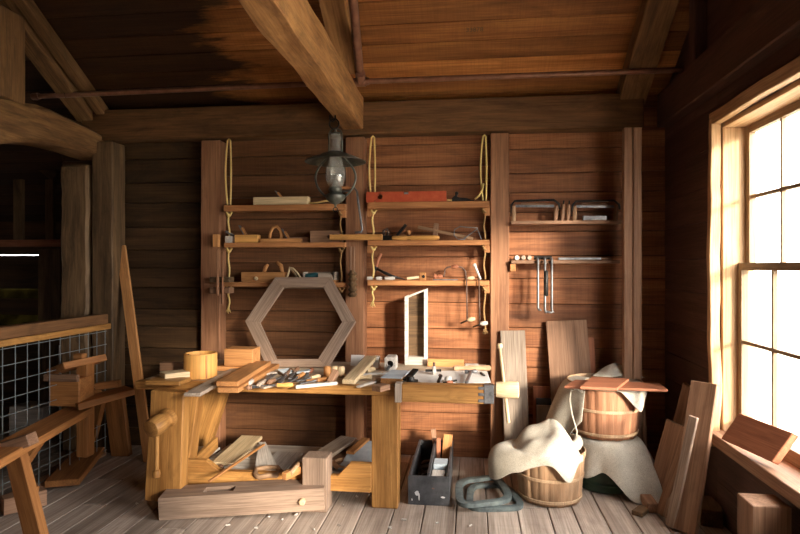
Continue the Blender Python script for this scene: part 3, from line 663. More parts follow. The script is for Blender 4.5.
chisel('steel gouge with pale handle behind the white stick', (296, 381.5), (320, 376.5), 'pale')
chisel('black bladed chisel at the front left of the heap beside the orange plank', (259, 387.5), (246, 388.2), 'brown', blade='iron')
board_on('stick', 'white-painted flat stick lying along the front edge of the bench', 'stick', (295, 385.8), (337, 382), .032, .02, 'white')
board_on('scraper', 'pale blue rectangular scraper plate at the foot of the hexagonal frame', 'scraper', (283, 369), (290, 373.5), .09, .008, 'bluep', za=.03, zb=.01)
board_on('scraper', 'blue-grey scraper plate standing among the tools below the frame', 'scraper', (297, 372), (310, 370.5), .07, .01, 'bluep', za=.02, zb=.03)
board_on('wood_scrap', 'pale scrap of wood at the back of the bench behind the left chisels', 'scrap', (258, 375), (276, 372), .05, .012, 'white')
board_on('wood_scrap', 'grey scrap of wood in front of the tool heap near the orange handles', 'scrap', (262, 387.5), (283, 383), .035, .012, 'grey')
# three turned pegs standing in a row
for k, (px, lab) in enumerate(((327.5, 'left of three short pale wooden pegs right of the tool heap'), (334.5, 'middle of three short pale wooden pegs right of the tool heap'), (341, 'right of three short pale wooden pegs right of the tool heap'))):
    p = T(px, 377.5); b = MB(); b.lathe([(.024, 0), (.027, .006), (.027, .065), (.02, .075), (.006, .077)], p, (0, 0, 1), 14)
    solo('peg', lab, 'peg', b, M['pale' if k else 'orange'], 'short pegs on the bench', smooth=True)
# small mallet before the pegs
p = T(330, 384); t = thing('mallet', 'small dark mallet head with orange handle before the pegs', 'mallet', p)
b = MB(); b.bar(p + V((0, 0, .002)), p + V((.03, .05, .075)), .05, .04, up=(1, 0, 0)); build('head', b, M['brown'], t, bevel=.004); rod(t, 'handle', p + V((-.16, .01, .012)), p + V((0, .025, .03)), .01, 'orange')
# sloping pale board on a prop, white sheet behind
p0, p1 = T(348.5, 386), onY(371.5, 358, 4.5); nrm = V((0, -.3, 1))
b = MB(); b.bar(p0 + V((0, 0, .022)), p1, .085, .03, up=nrm); solo('sloping_board', 'pale board propped up aslant in the middle of the bench', 'board', b, M['pale'], bevel=.003)
q = onY(372.5, 360, 4.53); b = MB(); b.box(p1.x + .018, p1.x + .06, p1.y - .035, p1.y + .04, ZT, p1.z + .01); solo('prop_block', 'pale upright block holding the high end of the sloping board', 'block', b, M['white'], bevel=.003)
a = onY(350.5, 373, 4.56); b = MB(); b.prism([(0, 0), (.05, 0), (.11, .085), (.0, .085)], (a.x, 4.56, ZT), (1, 0, 0), (0, .35, .94), (0, .004, 0)); solo('paper_sheet', 'white paper sheet standing behind the sloping board', 'paper', b, M['paper'])
p = T(357, 381.5); t = thing('wood_spool', 'small turned wooden spool with dark end beside the sloping board', 'spool', p)
b = MB(); b.lathe([(.017, 0), (.02, .01), (.013, .03), (.013, .06), (.02, .09), (.016, .1)], p + V((0, 0, .022)), (1, .35, 0), 12); build('spindle', b, M['pale'], t, smooth=True)
b = MB(); b.lathe([(.012, -.012), (.014, 0)], p + V((0, 0, .022)), (1, .35, 0), 12); build('end_knob', b, M['iron'], t)
p = T(366, 374.5); b = MB(); b.lathe([(.02, 0), (.026, .02), (.02, .05), (.016, .08)], p + V((0, 0, .026)), (.6, .8, 0), 12); solo('turned_spindle', 'small pale turned spindle lying under the sloping board', 'spindle', b, M['pale'], smooth=True)
# pale blue plane-like board with orange edge
t = thing('blue_topped_board', 'short board with pale blue top and orange edge, right of the sloping board', 'board', T(390, 383))
p0, p1 = T(386, 385.5), T(396.5, 377.5); b = MB(); b.bar(p0 + V((.03, .02, .02)), p1 + V((.03, .02, .02)), .14, .036); build('core', b, M['orange'], t, bevel=.002)
b = MB(); b.bar(p0 + V((.03, .02, .042)), p1 + V((.03, .02, .042)), .138, .006); build('painted_face', b, M['bluep'], t)
board_on('dark_block', 'dark brown block in front of the blue topped board', 'block', (376, 386.5), (386, 384), .07, .035, 'brown')
board_on('lath', 'long pale lath lying flat left of the blue topped board', 'lath', (358, 386.5), (380, 379.5), .03, .012, 'white')
board_on('lath', 'thin white lath across the back middle of the bench', 'lath', (362, 374), (398, 371.5), .04, .012, 'white')
# small dark plane
p = T(405, 386); t = thing('block_plane', 'small black block plane with round front knob at the right of the bench', 'plane', p)
b = MB(); b.bar(p + V((-.03, -.03, .012)), p + V((.055, .11, .012)), .055, .022); build('sole', b, M['iron'], t, bevel=.003)
b = MB(); b.bar(p + V((.0, .02, .03)), p + V((.06, .12, .085)), .045, .012); build('cap_iron', b, M['iron'], t, bevel=.002)
b = MB(); b.lathe([(.018, 0), (.026, .01), (.026, .04), (.018, .05)], p + V((.035, -.03, .02)), (.1, -.2, 1), 14); build('knob', b, M['iron'], t, smooth=True)
# right end of the bench
b = MB(); p, q = onY(427.5, 369, 4.6), onY(464, 369, 4.6); b.box(p.x, q.x, 4.6, 4.625, ZT, onY(440, 359.5, 4.6).z); solo('upright_board', 'low orange board standing on edge at the back right of the bench', 'board', b, M['orange'], bevel=.002)
b = MB(); p = T(465, 371); b.box(p.x, p.x + .1, 4.6, 4.66, ZT, ZT + .02); solo('wood_scrap', 'pale strip beside the low orange board at the back of the bench', 'scrap', b, M['white'], bevel=.002)
P4 = [T(x_, y_) for x_, y_ in ((404, 378), (418, 371.5), (487, 371.5), (491, 383), (425, 384.2))]
b = MB(); o = P4[0]; b.prism([((p - o).x, (p - o).y) for p in P4], o, (1, 0, 0), (0, 1, 0), (0, 0, .002)); solo('paper_sheet', 'wide white sheet spread over the right end of the bench', 'paper', b, M['paper'])
ZS = .003
p0, p1 = onZ(453, 368.5, ZT + .022), onZ(491, 368.5, ZT + .022); ax = (p1 - p0); L_ = ax.length
b = MB(); b.lathe([(.008, 0), (.019, .008), (.021, L_ * .12), (.014, L_ * .24), (.017, L_ * .3), (.021, L_ * .5), (.018, L_ * .7), (.014, L_ * .76), (.021, L_ * .88), (.019, L_ - .008), (.008, L_)], p0, ax, 16)
solo('rolling_bar', 'long turned wooden bar like a rolling pin at the back right of the bench', 'handle', b, M['slat'], smooth=True)
p = onZ(471, 372, ZT + .03); q = onZ(466.5, 383, ZT + .02); t = thing('hammer', 'small steel hammer lying on the white sheet below the turned handle', 'hammer', (p + q) / 2 - V((0, 0, .02)))
b = MB(); b.bar(p + V((0, 0, 0)), q, .022, .018); build('handle', b, M['steel'], t, bevel=.003)
b = MB(); b.lathe([(.012, -.045), (.016, -.035), (.012, -.01), (.012, .01), (.016, .03), (.004, .05)], p, (1, .1, .05), 12); build('head', b, M['steel'], t, smooth=True)
p = T(482.5, 375.5); b = MB(); b.bar(p + V((-.012, .055, .007)), p + V((.012, -.055, .007)), .012, .01); solo('bench_dog', 'short dark steel bar lying at the right edge of the white sheet', 'bar', b, M['iron'])
# marking tool and pincers on the sheet
p = onZ(434, 371, ZT + .03); t = thing('marking_gauge', 'small white marking gauge with dark stem on the white sheet', 'gauge', p - V((0, 0, .03)))
b = MB(); b.lathe([(.03, -.012), (.034, 0), (.03, .012)], p, (1, .2, 0), 14); build('fence', b, M['white'], t, smooth=True); rod(t, 'stem', p + V((-.06, -.01, 0)), p + V((.05, .01, 0)), .009, 'iron')
b = MB(); b.lathe([(.008, 0), (.009, .03)], p + V((0, 0, .028)), (0, 0, 1), 8); build('thumb_screw', b, M['rust'], t)
p = onZ(444, 381, ZT + .02); t = thing('hand_drill', 'small rusty hand drill with pale knob on the white sheet', 'drill', p - V((0, 0, .02)))
b = MB(); b.tube([p + V((-.03, .07, .02)), p + V((-.02, .0, .03)), p + V((-.035, -.06, .0))], .011, 8); build('frame', b, M['iron'], t, smooth=True)
b = MB(); b.lathe([(.02, 0), (.024, .01), (.024, .03), (.015, .04)], p + V((.025, .04, -.018)), (0, 0, 1), 14); build('knob', b, M['white'], t, smooth=True)
rod(t, 'crank', p + V((.0, -.05, -.006)), p + V((.08, .05, -.006)), .007, 'iron'); b = MB(); b.lathe([(.012, 0), (.016, .02), (.012, .04)], p + V((.02, -.05, -.006)), (1, .5, 0), 10); build('handle', b, M['red'], t, smooth=True)
# ------------------------------------------------------------------ hanging oil lantern
def lantern():
    Y = 4.3; yb = 4.3
    at = lambda px, py: onY(px, py, Y)
    hook = V((at(332.5, 112).x, Y, 2.662)); k = Y / 600 * 1.0
    cx = at(335.5, 160).x; Z = lambda py: at(335, py).z
    t = thing('oil_lantern', 'black hanging oil lantern with glass chimney and wide cone shade', 'lantern', (cx, Y, Z(206)))
    def ring(c, r, rad, mat, nm, plane='xz', n=18, sq=1.0):
        b = MB(); b.tube([V(c) + (V((math.cos(a) * r, 0, math.sin(a) * r * sq)) if plane == 'xz' else V((0, math.cos(a) * r, math.sin(a) * r * sq))) for a in [i * 2 * math.pi / n for i in range(n)]], rad, 7, True); return build(nm, b, M[mat], t, smooth='all')
    b = MB(); b.tube([hook + V((-.02, 0, 0)), hook + V((-.02, 0, -.03)), hook + V((0, 0, -.05)), hook + V((.02, 0, -.03)), hook + V((.02, 0, 0))], .006, 7); build('ceiling_hook', b, M['iron'], t, smooth='all')
    ring(hook + V((.012, 0, -.065)), .036, .0055, 'iron', 'ring')
    zt = hook.z - .1
    # bail above the shade
    b = MB(); w_ = .049; pts = [V((cx - w_, Y, Z(163)))]
    pts += [V((cx - w_ * math.cos(a), Y, zt - .05 + .05 * math.sin(a))) for a in [i * math.pi / 10 for i in range(11)]] + [V((cx + w_, Y, Z(163)))]
    b.tube(pts, .0065, 7); build('bail', b, M['lampm'], t, smooth='all')
    b = MB(); b.lathe([(.004, 0), (.008, .012), (.008, .03), (.003, .045)], V((cx, Y, Z(135))), (0, 0, 1), 10)
    b.lathe([(.036, 0), (.036, .012)], V((cx, Y, Z(134) - .006)), (0, 0, 1), 16); build('chimney_cap', b, M['lampm'], t, smooth=True)
    # shade
    b = MB(); zr, zs = Z(160), Z(152.5); Rr = 30.5 * 4.38 / 600
    prof = [(.05, zs), (Rr * .5, zs - (zs - zr) * .4), (Rr - .004, zr - .012), (Rr, zr - .016), (Rr, zr - .02), (Rr * .5, zs - (zs - zr) * .4 - .006), (.05, zs - .006)]
    b.lathe([(r, z) for r, z in prof], V((cx, Y, 0)), (0, 0, 1), 40, caps=False); build('shade', b, M['lampm'], t, smooth=True)
    # chimney glass
    b = MB(); zz = [Z(v) for v in (188, 184, 178, 172, 166, 160, 154, 135)]; rr = [.042, .062, .074, .072, .06, .046, .04, .038]
    b.lathe(list(zip(rr, zz)), V((cx, Y, 0)), (0, 0, 1), 28, caps=False); build('glass_chimney', b, M['chim'], t, smooth='all')
    # burner and font
    b = MB(); b.lathe([(.046, Z(192)), (.05, Z(191)), (.05, Z(189)), (.044, Z(188)), (.03, Z(186.5)), (.014, Z(183)), (.012, Z(181)), (.003, Z(181))], V((cx, Y, 0)), (0, 0, 1), 24); build('burner', b, M['lampm'], t, smooth=True)
    b = MB(); b.lathe([(.01, Z(205)), (.03, Z(204)), (.06, Z(201)), (.073, Z(198)), (.07, Z(195.5)), (.045, Z(193.5)), (.042, Z(192))], V((cx, Y, 0)), (0, 0, 1), 28); build('font', b, M['lampm'], t, smooth=True)
    b = MB(); b.lathe([(.008, Z(207.5)), (.01, Z(205))], V((cx, Y, 0)), (0, 0, 1), 10); b2 = build('drip_stem', b, M['lampm'], t)
    ring((cx, Y, Z(210)), .016, .004, 'iron', 'pull_ring')
    # side frame wires
    for s_ in (-1, 1):
        pts = []
        for q in range(15):
            a = q / 14; r = .05 + .1 * math.sin(math.pi * min(1, a * .98)) ** .8 if a < .5 else .055 + .095 * math.sin(math.pi * a) ** .7
            pts.append(V((cx + s_ * r, Y, Z(158) + (Z(198) - Z(158)) * a)))
        b = MB(); b.tube(pts, .0085, 7); build('frame_wire', b, M['lampm'], t, smooth='all')
lantern()
p = onY(341, 188.5, D - .2); b = MB(); q = V((-1.0 + .0, D - .135, p.z)); b.tube([V((p.x, D - .24, p.z)), q + V((.04, 0, 0))], [.017, .014], 10); solo('wooden_peg', 'short round wooden peg in the post behind the lantern', 'peg', b, M['shelf'], smooth=True)
# ------------------------------------------------------------------ things on the shelves
def SB(px0, px1, ptop, zb, Y=4.735, d=.08):
    a, c = onY(px0, 240, Y), onY(px1, 240, Y); return a.x, c.x, Y, Y + d, zb + .001, max(onY((px0 + px1) / 2, ptop, Y).z, zb + .01)
def block(lab, name, cat, px0, px1, ptop, zb, mat, Y=4.735, d=.08, grp=None, bev=.003):
    b = MB(); b.box(*SB(px0, px1, ptop, zb, Y, d)); return solo(name, lab, cat, b, M[mat], grp, bevel=bev)
def wplane(lab, px0, px1, ptop, zb, mat, iron=None, handle=None, wedge=None, Y=4.74, d=.075):
    x0, x1, y0, y1, z0, z1 = SB(px0, px1, ptop, zb, Y, d)
    t = thing('wooden_plane', lab, 'plane', ((x0 + x1) / 2, Y, zb), 'wooden planes on the shelves')
    b = MB(); b.box(x0, x1, y0, y1, z0, z1); build('stock', b, M[mat], t, bevel=.004)
    if iron:
        p, q = onY(iron[0], iron[1], Y + d / 2), onY(iron[2], iron[3], Y + d / 2); q.z = z1 - .004
        b = MB(); b.bar(q, p, .045, .006, up=(1, 0, .4)); build('blade', b, M['steel'], t)
        b = MB(); b.bar(q + V((.012, 0, 0)), q + (p - q) * .75 + V((.012, 0, 0)), .04, .012, up=(1, 0, .4)); build('wedge', b, M['orange'], t)
    if handle:
        pts = [onY(a, c, Y + d / 2) for a, c in handle]; pts[0].z = z1 - .006
        if len(handle) > 3: pts[-1].z = z1 - .006
        b = MB(); b.tube(pts, .0125, 8, flat=1.2); build('handle', b, M[mat], t, smooth='all')
    return t
a1, a2, a3, b1, b2, b3, c1, c2 = [S[k][1] for k in ('a1', 'a2', 'a3', 'b1', 'b2', 'b3', 'c1', 'c2')]
wplane('long pale wooden plane on the top left shelf', 253, 308, 197.2, a1, 'pale', iron=(275.5, 191.5, 280.5, 197))
b = MB(); p = [onY(x_, y_, 4.76) for x_, y_ in ((309, 203.5), (317, 203), (326, 201), (335, 200.5), (342, 203))]; 
for q in p: q.z = max(q.z, a1 + .008)
b.tube(p, .005, 6); b.tube([q + V((0, .02, -.003 if q.z > a1 + .02 else 0)) for q in p[:4]], .005, 6); solo('cord', 'loose yellow cord lying on the top left shelf behind the lantern', 'cord', b, M['rope'], smooth='all')
# middle left shelf
t = thing('tin_box', 'small white box with dark blade, left end of the middle left shelf', 'box', onY(224, 242, 4.74))
x = SB(225, 231.5, 236.5, a2, 4.735, .07); b = MB(); b.box(*x); build('box', b, M['white'], t, bevel=.002).name = 'box_body'
b = MB(); b.bar(V((x[0] - .0, x[2] + .03, x[5] + .04)), V((x[1], x[2] + .03, x[5] + .008)), .05, .012, up=(.5, 0, 1)); build('blade', b, M['steel'], t)
wplane('short orange block plane with upright iron on the middle left shelf', 234.3, 257.5, 235.2, a2, 'honey', iron=(239.5, 226, 245, 235))
wplane('low wooden plane with a big looped handle on the middle left shelf', 260, 300, 239, a2, 'orange', iron=(282, 229.5, 288, 238), handle=[(269.5, 239), (270.5, 233), (273, 228), (277, 227), (280.5, 231), (281.5, 236), (281, 239)])
block('low brown wood strip behind the looped plane on the middle left shelf', 'wood_strip', 'strip', 289, 309.5, 237.5, a2, 'brown', 4.83, .05)
t = thing('moulding_block', 'dark stained wooden block with metal fittings on the middle left shelf', 'block', onY(325, 243, 4.74)); x = SB(310, 341.5, 231.2, a2, 4.76, .1)
b = MB(); b.box(*x); build('core', b, M['brown'], t, bevel=.003)
for q, (u, v) in enumerate(((.6, .5), (.75, .6), (.88, .35))):
    b = MB(); b.lathe([(.014, 0), (.012, .012), (.004, .014)], V((x[0] + (x[1] - x[0]) * u, x[2], x[4] + (x[5] - x[4]) * v)), (0, -1, 0), 10); build('bolt', b, M['rust'], t)
b = MB(); p, q = onY(330, 240, 4.69), onY(382.5, 239.5, 4.69); b.bar((p.x, 4.69, b2 + .024), (q.x, 4.69, b2 + .024), .045, .045, seg=10, amp=.004); solo('square_stick', 'rough square stick bridging the two middle shelves across the post', 'stick', b, M['bench'], bevel=.004)
# bent iron crank on the post
p = [onY(x_, y_, 4.68) for x_, y_ in ((341, 192), (350, 191), (354.5, 188.2), (357, 192), (358.5, 205), (360.5, 218), (362.3, 230), (361, 232.5), (355, 233))]
b = MB(); b.tube(p, .009, 8); solo('iron_crank', 'bent grey iron crank rod hung in front of the middle post', 'crank', b, M['steel'], smooth='all')
# lowest left shelf
t = wplane('orange moulding plane with two slanting handles on the lowest left shelf', 241, 284, 272.5, a3, 'orange', Y=4.74)
for pp in (((263.5, 272), (265.5, 268), (268, 265)), ((283, 272.5), (281, 266), (277, 262.5))):
    p = [onY(a_, c_, 4.78) for a_, c_ in pp]; p[0].z -= .02; b = MB(); b.tube(p, [.014, .018, .012], 8); build('handle', b, M['orange'], t, smooth='all')
b = MB(); b.lathe([(.016, 0), (.018, .01), (.01, .03)], onY(256, 279, 4.74), (.3, -1, 0), 10); build('screw_nut', b, M['pale'], t, smooth=True)
for lab, pp in (('pale bent strip arching on the lowest left shelf behind the frame, left one', ((286, 281), (288, 275), (290, 268), (293, 269), (297, 273), (301, 279))), ('pale bent strip arching on the lowest left shelf behind the frame, right one', ((289.5, 268.8), (293, 272), (296, 276), (298.5, 281)))):
    b = MB(); b.tube([onY(a_, c_, 4.76 if 'left one' in lab else 4.79) for a_, c_ in pp], .008, 6); solo('bent_strip', lab, 'strip', b, M['pale'], 'bent strips on the lowest left shelf', smooth='all')
t = thing('tool_case', 'grey wooden case with a teal tool inside, on the lowest left shelf', 'case', onY(319, 283, 4.74)); x = SB(303, 335.5, 272.5, a3, 4.74, .12)
b = MB(); b.box(x[0], x[1], x[3] - .012, x[3], x[4], x[5]); build('back_board', b, M['grey'], t)
b = MB(); b.box(x[0], x[1], x[2], x[3] - .012, x[4], x[4] + .02); build('floor_board', b, M['orange'], t)
b = MB(); b.box(x[0], x[0] + .012, x[2], x[3] - .012, x[4] + .02, x[5]); build('end_board', b, M['grey'], t)
b = MB(); b.box(x[1] - .012, x[1], x[2], x[3] - .012, x[4] + .02, x[5]); build('end_board', b, M['grey'], t)
p = onY(311, 277, 4.78); b = MB(); b.tube([p + V((-.06, 0, .0)), p + V((.04, 0, .006)), p + V((.07, 0, .012))], [.022, .026, .012], 8); solo('teal_tool', 'teal painted tool lying in the grey case on the lowest left shelf', 'tool', b, M['teal'], smooth='all')
b = MB(); b.prism([(0, 0), (.13, 0), (.1, .05), (.0, .05)], (onY(318, 280, 4.73).x, 4.728, a3 + .022), (1, 0, 0), (0, 0, 1), (0, .03, 0)); solo('wedge_block', 'grey block with slanted end in front of the grey case, lowest left shelf', 'block', b, M['grey'], bevel=.002)
# hand-screw clamp at the left post
t = thing('wooden_clamp', 'wooden hand-screw clamp gripping the left end of the lowest left shelf', 'clamp', onY(219, 292, 4.69)); yk = 4.68
for y0, y1 in ((277.5, 282.8), (287.9, 294)):
    p, q = onY(210.5, y0, yk), onY(230, y1, yk); b = MB(); b.box(p.x, q.x, yk - .02, yk + .085, q.z, p.z); build('jaw', b, M['oldpost' if y0 < 280 else 'brown'], t, bevel=.003)
for px, ya, yb_ in ((217.5, 250, 296), (222.5, 252, 305)):
    p, q = onY(px, ya, yk - .03), onY(px, yb_, yk - .03); b = MB(); b.tube([p, p + (q - p) * .6, p + (q - p) * .62, p + (q - p) * .95, q], [.008, .008, .012, .013, .009], 10); build('screw', b, M['post'], t, smooth=True)
# threaded wooden screw on the middle post
t = thing('wooden_screw', 'thick threaded wooden screw hanging upright on the middle post', 'screw', onY(352.5, 298, 4.71))
ys = 4.715; pr = []; zt, zb = onY(353, 272, ys).z, onY(353, 297.5, ys).z; n = 5
for k in range(n):
    z0 = zb + (zt - zb) * k / n; dz = (zt - zb) / n; pr += [(.022, z0), (.04, z0 + dz * .5)]
pr += [(.022, zt), (.02, zt + .01)]
b = MB(); b.lathe(pr, V((onY(352.5, 280, ys).x, ys, 0)), (0, 0, 1), 18); build('thread', b, M['oldpost'], t)
for dx in (-.016, .012):
    x_ = onY(352.5, 280, ys).x + dx; b = MB(); b.tube([V((x_, ys, zt + .008)), V((x_, ys, zt + .2))], .008, 7); build('rod', b, M['brown'], t)
# middle bay, top: red level
x = SB(366, 446.5, 192, b1, 4.735, .03); t = thing('spirit_level', 'long red painted spirit level with a round hole, on the top middle shelf', 'level', ((x[0] + x[1]) / 2, x[2], b1))
dz = onY(366, 192, 4.735).z - onY(446, 190.8, 4.735).z
b = MB(); hx, hz, hr = onY(380, 197, 4.735).x, (x[4] + x[5]) / 2 + .005, .021; n = 20
ring_i = [(hx + hr * math.cos(2 * math.pi * k / n), hz + hr * math.sin(2 * math.pi * k / n)) for k in range(n)]
xl, xr_ = hx - .045, hx + .045; vs = []; fs = []
for k in range(n):
    an = 2 * math.pi * k / n; cs, sn = math.cos(an), math.sin(an); f = min(.045 / max(abs(cs), 1e-6), ((x[5] - hz) if sn > 0 else (hz - x[4])) / max(abs(sn), 1e-6))
    for yy in (x[2], x[3]): vs += [V((ring_i[k][0], yy, ring_i[k][1])), V((hx + cs * f, yy, hz + sn * f))]
for k in range(n):
    i, j = 4 * k, 4 * ((k + 1) % n); fs += [(i, j, j + 1, i + 1), (i + 2, i + 3, j + 3, j + 2), (i, i + 2, j + 2, j)]
b.add(vs, fs, vs); b.box(x[0], xl, x[2], x[3], x[4], x[5]); nx = onY(406, 192, 4.735).x
b.box(xr_, nx - .018, x[2], x[3], x[4], x[5]); b.box(nx - .018, nx + .018, x[2], x[3], x[4], x[5] - .022); b.box(nx + .018, x[1], x[2], x[3], x[4], x[5])
build('level_body', b, M['level'], t)
b = MB(); b.tube([V((nx - .016, x[2] + .015, x[5] - .012)), V((nx + .016, x[2] + .015, x[5] - .012))], .007, 8); build('vial', b, M['bluep'], t)
t = thing('metal_plane', 'small dark metal plane lying beside the red level on the top middle shelf', 'plane', onY(458, 202, 4.76))
x = SB(448, 474, 198.6, b1, 4.77, .05); b = MB(); b.box(x[0] + .0, x[1], x[2], x[3], x[4], x[4] + .012); build('sole', b, M['iron'], t)
b = MB(); b.prism([(0, .012), (.16, .012), (.12, .03), (.06, .035), (.02, .05), (0, .03)], (x[0] + .03, x[2] + .01, b1), (1, 0, 0), (0, 0, 1), (0, .03, 0)); build('frog', b, M['iron'], t)
b = MB(); b.lathe([(.012, 0), (.01, .03), (.016, .045), (.006, .055)], V((x[0] + .06, x[2] + .025, b1 + .03)), (.2, 0, 1), 10); build('knob', b, M['iron'], t, smooth=True)
b = MB(); b.tube([onY(447, 200.5, 4.75), onY(452, 200.8, 4.75)], .007, 6); solo('brass_pin', 'tiny pale pin between the red level and the dark plane', 'pin', b, M['rope'])
b = MB(); p = [onY(a_, c_, 4.74) for a_, c_ in ((475, 199.6), (479, 196), (482, 191), (483.5, 184))]; b.tube(p, .0085, 6); solo('rope_end', 'loose pale rope end resting on the right of the top middle shelf', 'rope', b, M['rope'], smooth='all')
# middle bay, middle shelf
t = thing('rabbet_plane', 'dark metal plane with curled handle at the left of the middle bay shelf', 'plane', onY(386, 241, 4.76))
x = SB(382, 395, 236, b2, 4.76, .06); b = MB(); b.box(*x); build('sole', b, M['iron'], t, bevel=.003)
b = MB(); b.tube([onY(384, 236.5, 4.79), onY(383.5, 231, 4.79), onY(387, 229.5, 4.79), onY(388.5, 233, 4.79), onY(387, 237, 4.79)], .012, 8); build('handle', b, M['rust'], t, smooth='all')
t = thing('router_plane', 'dark plane with slanted iron and pale round knob on the middle bay shelf', 'plane', onY(402, 241, 4.78)); x = SB(395, 410, 236.2, b2, 4.8, .06)
b = MB(); b.box(*x); build('sole', b, M['rust'], t, bevel=.003)
b = MB(); b.bar(onY(397, 236, 4.83), onY(406, 225, 4.83), .05, .018, up=(1, 0, 1)); build('blade', b, M['iron'], t)
b = MB(); b.lathe([(.014, 0), (.022, .015), (.018, .034), (.006, .04)], onY(407, 234, 4.8), (.5, -.6, .2), 12); build('knob', b, M['orange'], t, smooth=True)
p, q = onY(392, 239, 4.73), onY(439.5, 238.5, 4.73); p.z = q.z = b2 + .02; b = MB(); L_ = (q - p).length
b.lathe([(.012, 0), (.018, .01), (.019, L_ * .3), (.014, L_ * .34), (.015, L_ * .38), (.019, L_ * .42), (.019, L_ * .9), (.014, L_ - .005), (.01, L_)], p, q - p, 12); solo('chisel', 'long honey-coloured wooden chisel lying at the front of the middle bay shelf', 'chisel', b, M['honey'], smooth=True)
t = thing('marking_gauge', 'long wooden marking gauge with upright fence, leaning on the middle bay shelf', 'gauge', onY(436, 241, 4.78))
b = MB(); b.bar(onY(418, 227.5, 4.78), onY(473, 239.3, 4.74), .022, .024); build('stem', b, M['slat'], t, bevel=.003)
p = onY(434.5, 237.5, 4.765); b = MB(); b.bar(onY(434.5, 240, 4.765), onY(436.5, 224, 4.78), .04, .034, up=(0, -1, 0)); build('fence', b, M['brown'], t, bevel=.006)
t = thing('coping_saw', 'thin wire bow saw lying at the right of the middle bay shelf', 'saw', onY(466, 241, 4.75))
b = MB(); b.tube([onY(a_, c_, 4.72) for a_, c_ in ((478, 228.5), (470, 228), (460, 227), (454.5, 230), (454, 236), (458, 239.7), (465, 240)) ], .0045, 6); build('bow', b, M['steel'], t, smooth='all')
b = MB(); b.bar(onY(477, 229.5, 4.72), onY(464, 239.3, 4.72), .012, .008); build('blade', b, M['steel'], t)
b = MB(); b.tube([onY(477, 228.5, 4.72), onY(481.5, 240, 4.72)], .004, 6); build('tail_wire', b, M['steel'], t)
# middle bay, lowest shelf
t = thing('chisel', 'red and white handled chisel standing aslant at the left of the lowest middle shelf', 'chisel', onY(376, 281, 4.78))
b = MB(); b.tube([onY(372, 279.5, 4.78), onY(376, 267, 4.8)], .009, 7); build('blade', b, M['iron'], t); b = MB(); b.tube([onY(376, 267, 4.8), onY(378, 260.5, 4.8), onY(381, 254, 4.81)], [.012, .015, .013], 9); build('handle', b, M['red'], t, smooth=True)
t = thing('drawknife', 'black tapering drawknife slanting down behind the white handles, lowest middle shelf', 'knife', onY(392, 281, 4.82))
b = MB(); b.tube([onY(378, 270, 4.83), onY(386, 274, 4.83), onY(391, 276, 4.83), onY(405, 280, 4.83)], [.02, .028, .022, .007], 8, flat=.5); build('blade', b, M['iron'], t, smooth='all')
b = MB(); b.tube([onY(374.5, 267.5, 4.83), onY(378, 270, 4.83)], [.012, .017], 8); build('handle', b, M['iron'], t, smooth=True)
for k, (pa, pb, lab) in enumerate((((366.8, 372.6), 0, 'leftmost of three white handle ends lying on the lowest middle shelf'), ((376, 382), 0, 'second of three white handle ends lying on the lowest middle shelf'), ((384.5, 395), 0, 'rightmost and longest of three white handle ends, lowest middle shelf'))):
    p, q = onY(pa[0], 279, 4.745), onY(pa[1], 279, 4.745); p.z = q.z = b3 + .016; L_ = (q - p).length
    t = thing('file', lab, 'file', (p + q) / 2 - V((0, 0, .015)), 'white-handled files on the lowest middle shelf')
    b = MB(); b.lathe([(.01, 0), (.014, .004), (.015, L_ * .8), (.009, L_)], p, (q - p) + V((0, .0, 0)), 12); build('handle', b, M['white'], t, smooth=True)
    b = MB(); b.bar(q, q + V((.03, .09, -.004)), .012, .006); build('blade', b, M['iron'], t)
t = thing('mallet', 'small mallet with pale handle and bored head on the lowest middle shelf', 'mallet', onY(416, 281, 4.76))
p, q = onY(407, 279.3, 4.755), onY(420, 277.5, 4.77); p.z = b3 + .014; b = MB(); b.tube([p, q], [.014, .011], 10); build('handle', b, M['pale'], t, smooth=True)
b = MB(); b.bar(onY(422.5, 281, 4.78), onY(422.5, 273, 4.78), .055, .05, up=(0, -1, 0)); build('head', b, M['orange'], t, bevel=.006)
b = MB(); b.lathe([(.012, 0), (.012, .004)], onY(423.5, 277, 4.754), (0, -1, 0), 12); build('bore', b, M['iron'], t)
def brace():
    t = thing('bit_brace', 'iron bit brace with two red-brown wooden grips lying on the lowest middle shelf', 'brace', onY(450, 281, 4.76)); y = 4.75
    pp = [(440.5, 276.5), (444, 276.5), (445, 270), (447, 268), (455, 266.5), (462, 268), (465.5, 272), (466, 279.5)]
    b = MB(); b.tube([onY(a_, c_, y) for a_, c_ in pp], .0065, 7); build('crank', b, M['rust'], t, smooth='all')
    p, q = onY(451, 267.3, y), onY(458.5, 267, y); L_ = (q - p).length; b = MB(); b.lathe([(.008, 0), (.015, .012), (.018, L_ * .5), (.015, L_ - .012), (.008, L_)], p, q - p, 12); build('grip', b, M['red'], t, smooth=True)
    b = MB(); b.lathe([(.008, 0), (.024, .006), (.026, .016), (.012, .028), (.01, .05)], onY(433, 277, y), (1, 0, -.05), 12); build('head_knob', b, M['red'], t, smooth=True)
    b = MB(); b.lathe([(.009, 0), (.016, .01), (.016, .03), (.009, .04)], onY(437.5, 277, y), (1, 0, 0), 12); build('chuck', b, M['red'], t, smooth=True)
brace()
b = MB(); p, q = onY(433, 280.3, 4.73), onY(458, 280, 4.73); p.z = q.z = b3 + .006; b.bar(p, q, .02, .009); solo('steel_rule', 'flat steel rule lying under the bit brace', 'rule', b, M['steel'])
